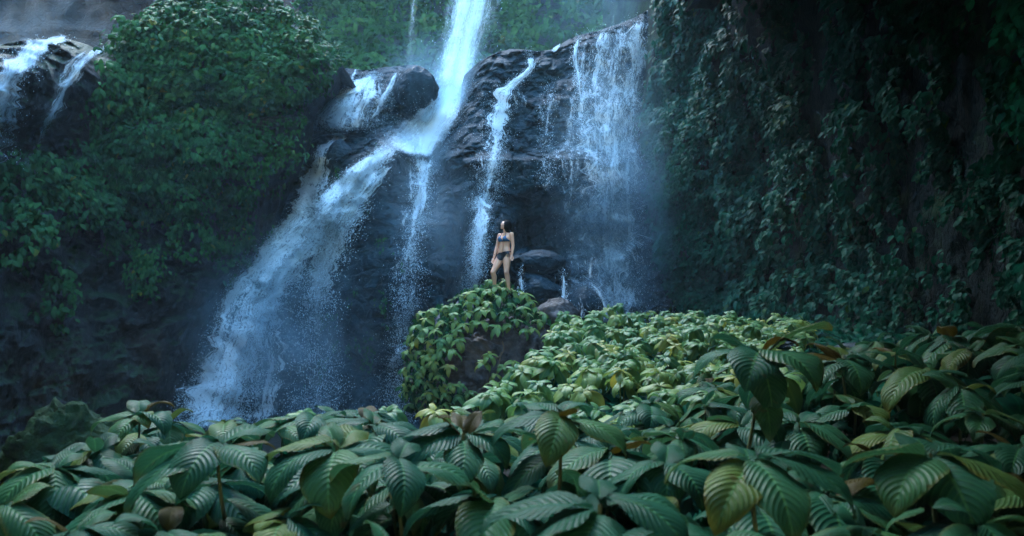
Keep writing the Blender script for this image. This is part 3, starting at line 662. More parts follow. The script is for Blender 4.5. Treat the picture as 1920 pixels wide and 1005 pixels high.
# small leaves filling the creeper's depths
nf = 2600; fx, fy = rw.uniform(745, 1035, nf), rw.uniform(522, 775, nf); k = np.array([inside(TOP, a, b) or inside(ARM, a, b) for a, b in zip(fx, fy)]); fx, fy = fx[k], fy[k]
fp = at(fx, fy, mound_y(fx, fy) + 0.02 - 0.16 * rw.random(len(fx))) - np.array(c0); fd = np.array([0, -0.5, -0.7]) + rw.normal(size=fp.shape) * 0.5
V, F, UV, T = scatter(SMALL, fp, frames(fd, np.tile([0, -0.4, 0.8], (len(fp), 1)) + rw.normal(size=fp.shape) * 0.3), rw.uniform(0.12, 0.22, len(fp)), rw.uniform(0, 0.4, len(fp)), 5)
o = obj('inner_foliage', mesh_np('inner_foliage', V, F, UV, {'tint': T}), M['leaf_hill'], creeper); o['kind'] = 'stuff'

# ------------------------------------------------------------------ plants of the bank and the front
FRONT, BRONZE = [], []
for i, (wd, dr, fo, li) in enumerate(((0.56, 1.0, 0.22, 0.1), (0.54, 1.4, 0.16, 0.1), (0.64, 1.5, 0.20, 0.1), (0.52, 1.8, 0.14, 0.2), (0.66, 1.2, 0.1, -0.1), (0.55, 2.3, 0.3, 0.4))):
    V, F, UV = leaf_template(17, 92, wd, dr, fo, 0.42, ribs=13, ribamp=0.0042, wavy=0.03, lift=li, twist=(-0.25, 0.2, 0.1, -0.15, 0.3, 0.0)[i], seed=i)
    for lst, mt in ((FRONT, 'leaf_front'), (BRONZE, 'leaf_bronze')):
        me = mesh_np('leaf', V, F, UV, {'tint': np.full(len(V), 0.03 + 0.05 * i)}); me.materials.append(M[mt]); lst.append(me)
rp = np.random.default_rng(123)
def stem_mesh(h, lean):
    z = np.linspace(-h, 0.0, 8); x = lean[0] * (z / h) ** 2; y = lean[1] * (z / h) ** 2
    return mesh_np('stem', *tube(np.stack([x, y, z], -1), np.linspace(0.011, 0.006, 8)))
STEMS = [stem_mesh(0.62, (rp.normal() * 0.1, rp.normal() * 0.1)) for _ in range(5)]
for me in STEMS: me.materials.append(M['stem'])
def set_frame(o, az, lift, roll):
    d = np.array([[math.cos(az) * math.cos(lift), math.sin(az) * math.cos(lift), math.sin(lift)]])
    R = frames(d, np.array([[-math.sin(az) * roll, math.cos(az) * roll, 1.0]]))[0]
    from mathutils import Matrix
    o.rotation_euler = Matrix([list(map(float, r)) for r in R]).to_euler()
def front_plant(p, leaves, label, group=None, name='ribbed_plant'):
    t = thing(name, label, 'plant', (p[0], p[1], p[2] - 0.62), group); big = rp.uniform(0.8, 1.22) if group else 1.05
    obj('stem', STEMS[rp.integers(5)], None, t, (0, 0, 0.62))
    low = [(rp.uniform(0, 360), rp.uniform(-35, -5), rp.uniform(.2, .3), int(rp.integers(0, 5)), 0, -0.13 - 0.07 * q) for q in range(3)]
    for az, li, L, kind, br, dz in [tuple(q) + (0.0,) for q in leaves] + low:
        o = obj('leaf', (BRONZE if br else FRONT)[kind], None, t)
        a = math.radians(az); o.location = (0.02 * math.cos(a), 0.02 * math.sin(a), 0.62 + dz + rp.uniform(-0.03, 0.02)); o.scale = (L * big, L * big * rp.uniform(0.85, 1.12), L * big)
        set_frame(o, a, math.radians(li), rp.normal() * 0.18)
    return t
HERO = [
 ((1422, 668, 3.7), [(15, 40, .42, 0, 0), (-8, 55, .22, 5, 1), (172, 10, .36, 3, 0), (-112, 0, .36, 2, 0), (-62, 5, .40, 2, 0), (-25, 0, .33, 1, 0), (135, 45, .27, 1, 0), (-88, -40, .3, 1, 0)], 'tallest ribbed plant with one leaf arching up over the bank and a curled bronze leaf'),
 ((868, 812, 3.0), [(-82, -8, .29, 1, 0), (186, 5, .33, 1, 0), (8, 10, .32, 0, 0), (-140, 0, .28, 2, 0), (-35, 0, .25, 2, 0), (95, 35, .2, 1, 1), (200, 60, .13, 0, 1), (40, 65, .13, 0, 1)], 'ribbed plant with young bronze leaves at its heart below the boulder'),
 ((1052, 782, 2.9), [(-98, -12, .27, 2, 0), (-28, 2, .29, 1, 0), (196, 5, .29, 1, 0), (60, 20, .25, 1, 0), (130, 20, .22, 0, 0), (-65, 40, .12, 0, 1)], 'ribbed plant with a single broad leaf hanging straight down in the middle'),
 ((1408, 866, 2.35), [(-122, -5, .31, 2, 0), (-82, -10, .33, 1, 0), (-30, 0, .34, 1, 0), (10, 5, .3, 0, 0), (170, 8, .28, 1, 0), (80, 30, .22, 1, 0)], 'ribbed plant spreading three long leaves at the lower right'),
 ((632, 838, 2.75), [(-88, -14, .30, 2, 0), (-142, -5, .33, 3, 0), (176, 5, .31, 1, 0), (-40, -5, .24, 2, 0), (20, 8, .27, 1, 0), (75, 32, .24, 1, 0), (120, 45, .18, 0, 0)], 'ribbed plant with a broad heart shaped leaf facing the viewer at lower left'),
 ((408, 838, 2.8), [(-132, -5, .38, 1, 0), (-95, -10, .28, 2, 0), (178, 0, .33, 1, 0), (-35, 5, .28, 1, 0), (60, 28, .26, 1, 0), (20, 30, .2, 1, 1)], 'ribbed plant with very long slanting leaves near the lower left corner'),
 ((1125, 945, 1.95), [(172, 4, .31, 0, 0), (-155, -4, .30, 1, 0), (-110, -8, .25, 2, 0), (-35, 0, .27, 1, 0), (85, 25, .2, 1, 0), (10, 12, .25, 1, 0)], 'ribbed plant with broad horizontal leaves at the bottom centre edge'),
 ((262, 782, 4.4), [(-95, 0, .26, 2, 0), (190, 5, .30, 1, 0), (-30, 15, .28, 5, 0), (40, 50, .22, 5, 1), (120, 40, .22, 1, 0), (-60, 20, .24, 3, 0)], 'ribbed plant with curled bronze tips standing highest on the left'),
 ((590, 785, 4.2), [(-80, 5, .29, 2, 0), (188, 12, .34, 0, 0), (-10, 15, .30, 1, 0), (-140, 5, .3, 1, 0), (60, 35, .22, 1, 0)], 'ribbed plant with long flat leaves under the foot of the broad cascade'),
 ((700, 800, 3.6), [(-95, -10, .27, 2, 0), (-40, 0, .27, 1, 0), (185, 8, .26, 1, 0), (30, 15, .26, 1, 0), (100, 35, .2, 1, 0)], 'ribbed plant with a shield shaped leaf under the thin spray curtain'),
 ((1580, 672, 4.6), [(170, 25, .34, 1, 1), (-140, 0, .32, 1, 0), (-90, -10, .34, 1, 0), (-35, 5, .33, 1, 0), (10, 20, .32, 0, 0), (80, 45, .22, 1, 0), (140, 50, .25, 1, 1)], 'ribbed plant with yellowed bronze leaves in front of the flat stone'),
 ((1245, 870, 2.6), [(-95, -10, .22, 2, 0), (-60, -5, .23, 2, 0), (190, 5, .24, 1, 0), (-20, 5, .24, 1, 0), (70, 30, .2, 0, 0), (-150, 0, .24, 2, 0)], 'small ribbed plant with short rounded leaves between larger ones'),
 ((745, 870, 2.5), [(-70, -10, .25, 2, 0), (-125, -5, .27, 1, 0), (15, 5, .29, 1, 0), (165, 5, .27, 1, 0), (80, 30, .2, 1, 0)], 'ribbed plant low between the heart shaped leaf and the bronze hearted plant'),
 ((1745, 850, 2.6), [(-100, -10, .36, 1, 0), (-50, 0, .34, 1, 0), (175, 5, .34, 0, 0), (-140, 0, .33, 2, 0), (15, 10, .3, 1, 0), (80, 30, .25, 1, 0)], 'large ribbed plant deep in shade near the lower right corner'),
]
placed = []
for (px, py, Y), lv, lab in HERO:
    p = at(px, py, Y); front_plant(p, lv, lab); placed.append((p[0], p[1]))
ZONES = [(lambda x, y, px: px < 430, 'slanting ribbed plant crowded into the shaded lower left corner', 'ribbed plants in the lower left corner'),
         (lambda x, y, px: px < 760, 'ribbed plant in the front rows below the broad cascade', 'ribbed plants below the broad cascade'),
         (lambda x, y, px: px < 1060, 'ribbed plant in the front rows below the leafy boulder', 'ribbed plants below the leafy boulder'),
         (lambda x, y, px: px < 1380, 'ribbed plant in the front rows below the pale leafy bank', 'ribbed plants below the pale leafy bank'),
         (lambda x, y, px: True, 'dim ribbed plant in the dark right foreground', 'ribbed plants in the dark right foreground')]
n_front = 0; tries = 0
while n_front < 150 and tries < 40000:
    tries += 1; y = math.sqrt(rp.uniform(1.25 ** 2, 7.6 ** 2)); x = rp.uniform(-0.86, 0.86) * y
    px = CX + x / y * FPX
    if x < bank_left(y) + 0.1 or (y > 5.2 and px < 1330) or (x < 0 and y > left_reach(x, y)): continue
    if any((x - a) ** 2 + (y - b) ** 2 < (0.27 if b < 4 else 0.33) ** 2 for a, b in placed): continue
    z = CAMZ + float(canopy(np.array(x), np.array(y))) + rp.normal() * 0.035 - (0.10 if y < 1.9 else 0)
    placed.append((x, y)); n = rp.integers(7, 11); a0 = rp.uniform(0, 360); lv = []
    for i in range(n):
        inner = i >= n - 2
        lv.append((a0 + i * 137.5, rp.uniform(30, 60) if inner else rp.uniform(-32, 6), rp.uniform(.15, .22) if inner else rp.uniform(.27, .38), int(rp.integers(0, 5)), 1 if inner and rp.random() < 0.12 else 0))
    lab = next(zz for zz in ZONES if zz[0](x, y, px)); front_plant((x, y, z), lv, lab[1], lab[2]); n_front += 1

# the pale bank: smaller whorled plants, each one mesh
BK = []
for k in range(10):
    V1, F1, U1, T1 = whorl_parts(8 + k % 5, DROOPY + FLATTER[1:], rp, lift=(-0.45, 0.5), size=(0.7, 1.1)); V2, F2 = tube(np.array([[0.05 * rp.normal(), 0.05 * rp.normal(), -1.6], [0, 0, -0.8], [0, 0, 0]]), [0.03, 0.025, 0.02])
    me = mesh_np('bank_plant', np.concatenate([V1, V2]), np.concatenate([F1, F2 + len(V1)]), np.concatenate([U1, np.zeros((len(V2), 2))]), {'tint': np.r_[T1, np.full(len(V2), 0.6)]}); me.materials.append(M['leaf_bank']); BK.append(me)
BZ = [(lambda y: y < 8.2, 'pale green leafy plant low on the bank nearest the ribbed plants', 'pale plants low on the bank'),
      (lambda y: y < 11.2, 'pale green leafy plant halfway up the bank', 'pale plants halfway up the bank'),
      (lambda y: True, 'pale green leafy plant along the top of the bank below the veil', 'pale plants along the top of the bank')]
pb = []; tries = 0
while len(pb) < 299 and tries < 80000:
    tries += 1; y = math.sqrt(rp.uniform(5.2 ** 2, 15.0 ** 2)); x = rp.uniform(-1.6, 5.4); px = CX + x / y * FPX
    if x < bank_left(y) + 0.05 or px > 1450 + 25 * rp.normal(): continue
    if any((x - a) ** 2 + (y - b) ** 2 < 0.285 ** 2 for a, b in pb) or any((x - a) ** 2 + (y - b) ** 2 < 0.26 ** 2 for a, b in placed): continue
    pb.append((x, y)); o = obj('bank_plant', BK[rp.integers(10)]); s_ = rp.uniform(0.20, 0.31)
    o.location = (x, y, CAMZ + float(canopy(np.array(x), np.array(y))) + 0.08 * rp.normal() - 0.02); o.scale = (s_, s_, s_); o.rotation_euler = (rp.normal() * 0.12 + 0.22, rp.normal() * 0.15, rp.uniform(0, 6.28))
    o.rotation_euler = Vector((rp.normal() * 0.2, -0.38 + rp.normal() * 0.2, 1)).to_track_quat('Z', 'Y').to_euler(); o.rotation_euler.rotate_axis('Z', rp.uniform(0, 6.28))
    lab = next(z for z in BZ if z[0](y)); tag(o, lab[1], 'plant', lab[2])
# low leaves between the stems
n = 16000; uy = np.sqrt(rp.uniform(1.2 ** 2, 15.5 ** 2, n)); ux = rp.uniform(-0.9, 0.75, n) * uy; k = (ux > bank_left(uy)) & ((ux > 0) | (uy < left_reach(ux, uy))); ux, uy = ux[k], uy[k]
P = np.stack([ux, uy, CAMZ + canopy(ux, uy) - rp.uniform(0.12, 0.4, len(ux))], -1); d = rp.normal(size=P.shape); d[:, 2] = -0.3; d[:, 1] -= 0.3
V, F, UV, T = scatter(MID, P, frames(d, np.tile([0, -0.3, 1.0], (len(P), 1)) + rp.normal(size=P.shape) * 0.3), rp.uniform(0.16, 0.27, len(P)), rp.uniform(0, 0.6, len(P)), 9)
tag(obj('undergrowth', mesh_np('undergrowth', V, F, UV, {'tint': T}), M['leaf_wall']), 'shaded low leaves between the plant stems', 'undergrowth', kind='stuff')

# ------------------------------------------------------------------ the woman on the boulder
def blob_mesh(name, balls, voxel, smooth_n=3):
    V0, F0 = sphere_grid(14, 9); Vs, Fs, b = [], [], 0
    for (c, r) in balls:
        rr = np.asarray(r, float) if np.ndim(r) else np.array([r, r, r]); Vs.append(V0 * rr + np.asarray(c, float)); Fs.append(F0 + b); b += len(V0)
    me = mesh_np('tmp', np.concatenate(Vs), np.concatenate(Fs)); o = bpy.data.objects.new('tmp', me); COL.objects.link(o)
    m = o.modifiers.new('r', 'REMESH'); m.mode = 'VOXEL'; m.voxel_size = voxel; m.use_smooth_shade = True
    m2 = o.modifiers.new('s', 'SMOOTH'); m2.factor = 0.5; m2.iterations = smooth_n
    dg = bpy.context.evaluated_depsgraph_get(); out = bpy.data.meshes.new_from_object(o.evaluated_get(dg)); out.name = name
    bpy.data.objects.remove(o); bpy.data.meshes.remove(me); out.polygons.foreach_set('use_smooth', np.ones(len(out.polygons), bool)); return out
def limb(pts, n=9):
    out = []
    for a, b in zip(pts[:-1], pts[1:]):
        a, b = np.array(a, float), np.array(b, float)
        for t in np.linspace(0, 1, n): q = a + (b - a) * t; out.append((q[:3], q[3]))
    return out
fv = np.array([-0.62, -0.78, 0.0]); lv_ = np.array([0.78, -0.62, 0.0]); up = np.array([0, 0, 1.0])
B = []
def pt(z, l=0.0, f=0.0, x=0.0): return np.array([x, 0, z]) + lv_ * l + fv * f
for s in (-1, 1):
    B += limb([(*pt(1.27, s * .075, 0, .012), .062), (*pt(1.19, s * .066, .012, .008), .092), (*pt(1.08, s * .055, .012, -.002), .083), (*pt(1.0, s * .053, .01, -.008), .081), (*pt(.92, s * .072, 0, -.014), .096), (*pt(.83, s * .084, -.012, -.018), .106)])
    B += [(pt(1.185, s * .072, .085, .008), .056), (pt(.82, s * .07, -.07, -.018), .085)]
B += limb([(*pt(1.28, 0, 0, .012), .055), (*pt(1.35, 0, .005, .012), .047), (*pt(1.43, 0, .01, .012), .046)])
hd = np.array([-0.95, -0.14, 0.30]); hd /= np.linalg.norm(hd); hu = np.array([0.30, 0.05, 0.95]); hu -= hd * hu.dot(hd); hu /= np.linalg.norm(hu); hs = np.cross(hd, hu)
hc = np.array([0.012, 0.0, 1.505])
def hp(f, u, s=0.0): return hc + hd * f + hu * u + hs * s
B += [(hp(-.015, .02), .092), (hp(.02, .0), .080), (hp(.04, -.045), .055), (hp(.058, -.085), .030), (hp(.03, -.07, .03), .032), (hp(.03, -.07, -.03), .032), (hp(.068, .035), .032), (hp(.1, -.015), .012), (hp(.094, .0), .011), (hp(.085, .014), .011),
      (hp(.086, -.045), .015), (hp(.083, -.056), .014), (hp(.07, .01, .035), .018), (hp(.07, .01, -.035), .018), (hp(.062, -.02, .042), .024), (hp(.062, -.02, -.042), .024), (hp(-.01, -.01, .082), .018), (hp(-.01, -.01, -.082), .018)]
LS, LE, LW = np.array([.150, -.10, 1.285]), np.array([.185, -.115, 1.035]), np.array([.160, -.165, .815])
RS, RE, RW = np.array([-.118, .10, 1.285]), np.array([-.185, .115, 1.02]), np.array([-.255, .03, .76])
for S_, E_, W_ in ((LS, LE, LW), (RS, RE, RW)):
    B += limb([(*S_, .054), (*(S_ * .6 + E_ * .4), .047), (*E_, .037), (*(E_ * .65 + W_ * .35), .039), (*W_, .023)])
    dn = (W_ - E_) / np.linalg.norm(W_ - E_); sd = np.cross(dn, [0.3, -0.9, 0.1]); sd /= np.linalg.norm(sd); nr = np.cross(sd, dn)
    B += limb([(*W_, .022), (*(W_ + dn * .04), .026), (*(W_ + dn * .075), .024)])
    B += [(W_ + dn * .05 + sd * .016, .021), (W_ + dn * .05 - sd * .016, .021)]
    for k, ln in enumerate((.062, .07, .066, .05)):
        q = W_ + dn * .078 + sd * (-.028 + .0187 * k); B += limb([(*q, .0092), (*(q + dn * ln * .5 + nr * .006), .0088), (*(q + dn * ln * .92 + nr * .024), .0075)], 6)
    q = W_ + dn * .03 - sd * .028; B += limb([(*q, .0115), (*(q + dn * .03 - sd * .014 + nr * .01), .0105), (*(q + dn * .06 - sd * .016 + nr * .02), .009)], 6)
for HP, KN, AN, fd in ((pt(.80, .075, -.01, -.018), np.array([.035, -.115, .43]), np.array([.088, -.02, .07]), np.array([-.35, -.94, 0])),
                       (pt(.80, -.085, .0, -.018), np.array([-.268, -.09, .435]), np.array([-.235, .03, .07]), np.array([-.75, -.66, 0]))):
    B += limb([(*HP, .099), (*(HP * .7 + KN * .3), .094), (*(HP * .3 + KN * .7), .071), (*KN, .058), (*(KN * .72 + AN * .28 - fd * .022), .060), (*(KN * .4 + AN * .6 - fd * .012), .048), (*AN, .035)])
    B += [(KN + fd * .012, .047)] + limb([(*(AN - fd * .03 - up * .03), .034), (*(AN + fd * .06 - up * .035), .033), (*(AN + fd * .15 - up * .05), .022)])
    for k in range(5):
        q = AN + fd * .15 - up * .052 + np.cross(fd, up) * (-.03 + .015 * k); B += limb([(*q, .011), (*(q + fd * (.035 - .004 * abs(k - 1))), .009)], 4)
person = thing('person', 'woman in blue and black bikini standing on the leafy boulder, looking up left', 'person', at(946.7, 547, 16.55).tolist())
body_me = blob_mesh('body', B, 0.0065, 4); body = obj('body', body_me, M['skin'], person)
bv = np.empty(len(body_me.vertices) * 3, np.float32); body_me.vertices.foreach_get('co', bv); bv = bv.reshape(-1, 3)
bn = np.empty(len(body_me.vertices) * 3, np.float32); body_me.vertices.foreach_get('normal', bn); bn = bn.reshape(-1, 3)
BF = [tuple(p.vertices) for p in body_me.polygons]; BFc = np.array([bv[list(f)].mean(0) for f in BF])
def garment(name, mask, mat, off=0.006):
    idx = np.nonzero(mask)[0]; used = sorted({v for i in idx for v in BF[i]}); mp = {v: k for k, v in enumerate(used)}
    me = bpy.data.meshes.new(name); me.from_pydata([tuple(bv[v] + bn[v] * off) for v in used], [], [tuple(mp[v] for v in BF[i]) for i in idx]); me.update()
    for p in me.polygons: p.use_smooth = True
    o = obj(name, me, mat, person); m = o.modifiers.new('thick', 'SOLIDIFY'); m.thickness = 0.006; m.offset = 0; return o
cl = BFc - pt(0, 0, 0, .008); lat = cl @ lv_; fro = cl @ fv; z = BFc[:, 2]
arm_far = np.minimum(np.linalg.norm(BFc - LE, axis=1), np.linalg.norm(BFc - RE, axis=1)) > 0.02
near_torso = np.abs(lat) < 0.15
cup = np.zeros(len(BF), bool)
for s in (-1, 1):
    w = 0.072 * np.clip((1.275 - z) / 0.13, 0, 1); cup |= (np.abs(lat - s * .074) < w) & (z > 1.135) & (z < 1.26) & (fro > 0.03)
top = garment('bikini_top', cup, M['blue_cloth'])
band = (np.abs(z - 1.142) < 0.012) & near_torso & (np.abs(lat) < .145)
garment('bikini_band', band, M['black_cloth'])
for s in (-1, 1):
    q = np.array([pt(1.25, s * .072, .09, .008), pt(1.31, s * .055, .065, .012), pt(1.37, s * .04, .02, .012), pt(1.385, s * .012, -.045, .012)])
    obj('halter_strap', mesh_np('halter_strap', *tube(lerp_path(q, 12), 0.006)), M['black_cloth'], person)
pl_ = BFc - pt(.83, 0, 0, -.018); la = pl_ @ lv_; zz = pl_[:, 2] - 0.12 * la
bot = (zz < .055 - 0.05 * (np.abs(la) < .1)*0) & (zz > -.125 + 1.05 * np.clip(np.abs(la) - .028, 0, 1)) & (np.abs(la) < .2) & (np.linalg.norm(BFc - RW, axis=1) > .1) & (np.linalg.norm(BFc - LW, axis=1) > .09) & (np.linalg.norm(BFc - RE, axis=1) > .2)
bot |= (np.abs(zz - .045) < .012) & (np.abs(la) < .2) & (np.abs(pl_ @ fv) < .16) & (np.linalg.norm(BFc - LW, axis=1) > .08) & (np.linalg.norm(BFc - RE, axis=1) > .2) & (np.linalg.norm(BFc[:, :2] - np.array([.17, -.15]), axis=1) > .055)
garment('bikini_bottom', bot, M['black_cloth'])
tp_ = pt(.885, .165, .04, -.018)
for k in range(3):
    q = np.array([tp_, tp_ + np.array([.02 - .02 * k, -.03, -.05]), tp_ + np.array([.03 - .03 * k, -.04, -.12])]); obj('side_tie', mesh_np('side_tie', *tube(lerp_path(q, 8), 0.006)), M['black_cloth'], person)
Hb = [(hp(.0, .03, -.055), .056), (hp(-.005, -.02, -.066), .046), (hp(-.015, -.065, -.058), .042), (hp(-.03, .035), .100), (hp(-.055, .0), .095), (hp(-.075, -.05), .078), (hp(-.07, -.10), .062), (hp(-.02, .0, .055), .062), (hp(-.02, .0, -.055), .062), (hp(-.035, -.05, .062), .050), (hp(-.035, -.05, -.062), .050), (hp(.03, .072), .045), (hp(-.05, -.1, .05), .042), (hp(-.05, -.1, -.05), .042)]
rh = np.random.default_rng(5)
for k in range(70):
    a = rh.uniform(-2.4, 2.4); q0 = hp(-.04 - .05 * math.cos(a), .02, .085 * math.sin(a)); q1 = q0 + np.array([.02, 0, -.10 - .05 * rh.random()]) + rh.normal(size=3) * .02; Hb += limb([(*q0, .014), (*((q0 + q1) / 2 - hd * .012), .013), (*q1, .007)], 5)
obj('hair', blob_mesh('hair', Hb, 0.006, 1), M['hair'], person)
for s in (-1, 1):
    V, F = sphere_grid(12, 8); obj('eye', mesh_np('eye', V * .011 + hp(.079, .008, s * .033), F), M['hair'], person)

# ------------------------------------------------------------------ waterfalls
OCT_F = np.array([(0, 2, 4), (2, 1, 4), (1, 3, 4), (3, 0, 4), (2, 0, 5), (1, 2, 5), (3, 1, 5), (0, 3, 5)])
OCT_V = np.array([(1, 0, 0), (-1, 0, 0), (0, 1, 0), (0, -1, 0), (0, 0, 1), (0, 0, -1)], float)
def drops_mesh(P, size, stretch, dirs=None, seed=0):
    r = np.random.default_rng(seed); n = len(P)
    q = OCT_V[None] * (r.uniform(0.5, 1.3, (n, 6, 1))) * size[:, None, None]
    if dirs is None: q[..., 2] *= stretch[:, None]
    else:
        x = frames(dirs, np.tile([0.0, -1.0, 0.1], (n, 1))); q[..., 0] *= stretch[:, None]; q = np.einsum('nij,nvj->nvi', x, q)
    V = (q + P[:, None, :]).reshape(-1, 3); F = (OCT_F[None] + (np.arange(n) * 6)[:, None, None]).reshape(-1, 3)
    return mesh_np('spray', V, F)

def sheet(path, dfun, off=0.2, bulge=0.25, n=None, nc=15, seed=0, parent=None, vary=0.5, soft=0.0):
    """a sheet of falling water along a path of (px, py, half width px, density)"""
    L = np.hypot(*np.diff(np.asarray(path, float)[:, :2], axis=0).T).sum(); n = n or max(12, int(L / 5)); q = lerp_path(path, n)
    t = np.gradient(q[:, :2], axis=0); t /= np.linalg.norm(t, axis=1)[:, None] + 1e-9
    side = np.stack([t[:, 1], -t[:, 0]], -1); side[:, 1] *= 0.45; flip = np.where(side[:, 0] < 0, -1, 1); side *= flip[:, None]
    u = np.linspace(-1, 1, nc); wob = [1 + vary * (vnoise(np.stack([np.arange(n) * 0.30, np.full(n, seed * 7.1), np.full(n, k)], -1), seed) + 0.5 * vnoise(np.stack([np.arange(n) * 0.9, np.full(n, seed * 5.3), np.full(n, k)], -1), seed)) for k in (0.0, 31.4)]; 
    wob = np.where(u[None] < 0, wob[0][:, None], wob[1][:, None]) if soft < 0.9 else 1.0 + 0.0 * u[None]
    PX = q[:, 0:1] + side[:, 0:1] * q[:, 2:3] * wob * u; PY = q[:, 1:2] + side[:, 1:2] * q[:, 2:3] * wob * u
    D = dfun(PX, PY)
    for _ in range(4):
        D[1:-1] = np.minimum(D[1:-1], 0.25 * D[:-2] + 0.5 * D[1:-1] + 0.25 * D[2:]); D[:, 1:-1] = np.minimum(D[:, 1:-1], 0.25 * D[:, :-2] + 0.5 * D[:, 1:-1] + 0.25 * D[:, 2:])
    D = D - off - bulge * (1 - u ** 2)[None]
    P = at(PX, PY, D); P[..., 1] -= 0.10 * fbm(P * 1.8, 3, seed)
    vl = np.r_[0, np.cumsum(np.linalg.norm(np.diff(P[:, nc // 2], axis=0), axis=1))]
    wid = np.mean(q[:, 2]) * 2 * D.mean() / FPX; fine = float(np.clip(0.8 / wid, 1.0, 3.5))
    uv = np.stack([np.broadcast_to((u * 0.5 + 0.5) * wid * fine, PX.shape) + seed * 3.7, np.broadcast_to(vl[:, None] * fine ** 0.7, PX.shape) + seed], -1)
    ends = np.clip(np.minimum(np.arange(n), 2.0 * (n - 1 - np.arange(n))) / 4.0, 0, 1)
    edge = ((1 - np.abs(u)) ** 0.75)[None] * np.maximum(ends, 0.0)[:, None]
    dens = np.broadcast_to(q[:, 3:4], PX.shape)
    return obj('water_sheet', mesh_np('water_sheet', P.reshape(-1, 3), grid_faces(n, nc), uv.reshape(-1, 2), {'dens': dens.ravel(), 'edge': edge.ravel(), 'soft': np.full(edge.size, soft)}), M['water'], parent)

def spray(paths, dfun, n, parent, seed, size=(0.003, 0.010), lateral=0.8, depth=0.5, stretch=(1.0, 2.4), clump=3.2, thr=0.0, drift=0.0):
    """droplets flung off a stream, gathered into clots and threads"""
    r = np.random.default_rng(seed); Ps, Ds = [], []
    lens = [np.hypot(*np.diff(np.asarray(p, float)[:, :2], axis=0).T).sum() * np.mean([a[2] * max(a[3], 0.05) for a in p]) for p in paths]
    for p, w in zip(paths, np.array(lens) / sum(lens)):
        k = int(n * w * 5); q = lerp_path(p, 120); wt = q[:, 2] * np.maximum(q[:, 3], 0.03); i = r.choice(120, k, p=wt / wt.sum())
        t = np.gradient(q[:, :2], axis=0); g = r.normal(size=k) * lateral
        px = q[i, 0] + g * q[i, 2] + r.normal(size=k) * 2; py = q[i, 1] + r.normal(size=k) * 4 - np.abs(g) * 0 + drift * np.abs(g) * q[i, 2]
        D = dfun(px, py) - 0.1 - np.abs(r.normal(size=k)) * depth
        P = at(px, py, D); c = 0.5 * fbm(P * clump * np.array([1, 1, 0.7]), 2, seed, True) + 0.5 * fbm(P * 1.3, 2, seed + 8) + 0.35 * fbm(P * 8, 2, seed + 5, True) - 0.16 * np.abs(g)
        m = c + 0.08 * r.normal(size=k) > thr + 0.05; Ps.append(P[m])
        d = np.stack([t[i, 0], -np.abs(t[i, 1]) * 0.2, -t[i, 1]], -1) + r.normal(size=(k, 3)) * 0.25 * np.abs(t[i]).sum(1)[:, None]; Ds.append(d[m])
    P = np.concatenate(Ps)[:n]; d = np.concatenate(Ds)[:n]; k = len(P)
    s = size[0] + (size[1] - size[0]) * r.random(k) ** 3.0
    o = obj('spray', drops_mesh(P, s, r.uniform(*stretch, k), d, seed), M['drop'], parent); o['kind'] = 'stuff'
    return o

dm = main.depth; dl = left.depth
def waterfall(label, sheets, dfun, drops=0, **kw):
    q = sheets[0][0]; loc = at(q[-1][0], q[-1][1], float(np.mean(dfun(np.array([q[-1][0]]), np.array([q[-1][1]])))))
    w = thing('waterfall', label, 'waterfall'); sd = kw.pop('seed', 1); sf = kw.pop('soft', 0.0); extra = kw.pop('extra', [])
    for i, s in enumerate(sheets): sheet(s[0], dfun, *(s[1:]), seed=sd * 10 + i, parent=w, soft=sf)
    if drops: spray([s[0] for s in sheets] + extra, dfun, drops, w, sd, **kw)
    return w

flat = lambda Y: (lambda px, py: np.full(np.shape(px), float(Y)))
PL = [(905, -420, 46, .95), (886, 0, 46, 1.0), (870, 70, 44, 1.0), (856, 130, 42, 1.0), (846, 195, 38, 1.0)]
waterfall('tall white plunge of water dropping from the top of the picture', [(PL,), ([(a + 10, b, c * 0.55, d) for a, b, c, d in PL], 0.5), ([(a - 14, b, c * 0.4, d) for a, b, c, d in PL], 0.8), ([(a + 4, b, c * 1.25, d * 0.55) for a, b, c, d in PL], -0.5)],
          lambda px, py: np.interp(py, [-400, 100, 190], [43, 39, 33.5]) + 0 * px, 2500, seed=1, size=(0.006, 0.02), stretch=(2, 5), depth=0.3, soft=1.0)
waterfall('dense white chute rushing between two dark rock shoulders', [
    ([(846, 140, 40, 1.1), (838, 185, 40, 1.3), (816, 222, 48, 1.3), (788, 256, 56, 1.3), (752, 286, 52, 1.2)], 0.5, 0.6), ([(846, 150, 30, 1.3), (828, 212, 36, 1.3), (802, 256, 36, 1.3), (790, 294, 22, 1.2)], 1.0, 0.5),
    ([(812, 216, 20, .6), (776, 240, 40, .6), (740, 272, 44, .6), (716, 296, 30, .7)], 0.9, 0.4)], dm, 9000, seed=2, lateral=0.8, soft=1.0)
waterfall('left cascade fanning over dark rocks beneath the thicket', [
    ([(704, 136, 8, 1.0), (682, 154, 18, 1.1), (658, 178, 30, 1.05), (638, 208, 38, .85), (622, 244, 36, .8)],), ([(706, 140, 14, .7), (688, 172, 30, .7), (672, 208, 40, .6), (664, 244, 46, .45)], 0.35), ([(690, 146, 12, .9), (660, 172, 20, .9), (626, 190, 20, .9), (596, 222, 22, .6), (588, 250, 22, .4)], 0.3),
    ([(612, 250, 16, .9), (640, 254, 18, .9), (622, 268, 18, .95), (598, 288, 20, 1.0), (604, 305, 22, .95), (590, 340, 32, .8), (578, 378, 38, .75), (556, 412, 40, .9), (520, 452, 40, .8), (482, 510, 36, .6)],),
    ([(670, 122, 5, .8), (664, 140, 6, .7), (655, 160, 9, .5)],)], dm, 26000, seed=3, lateral=0.65)
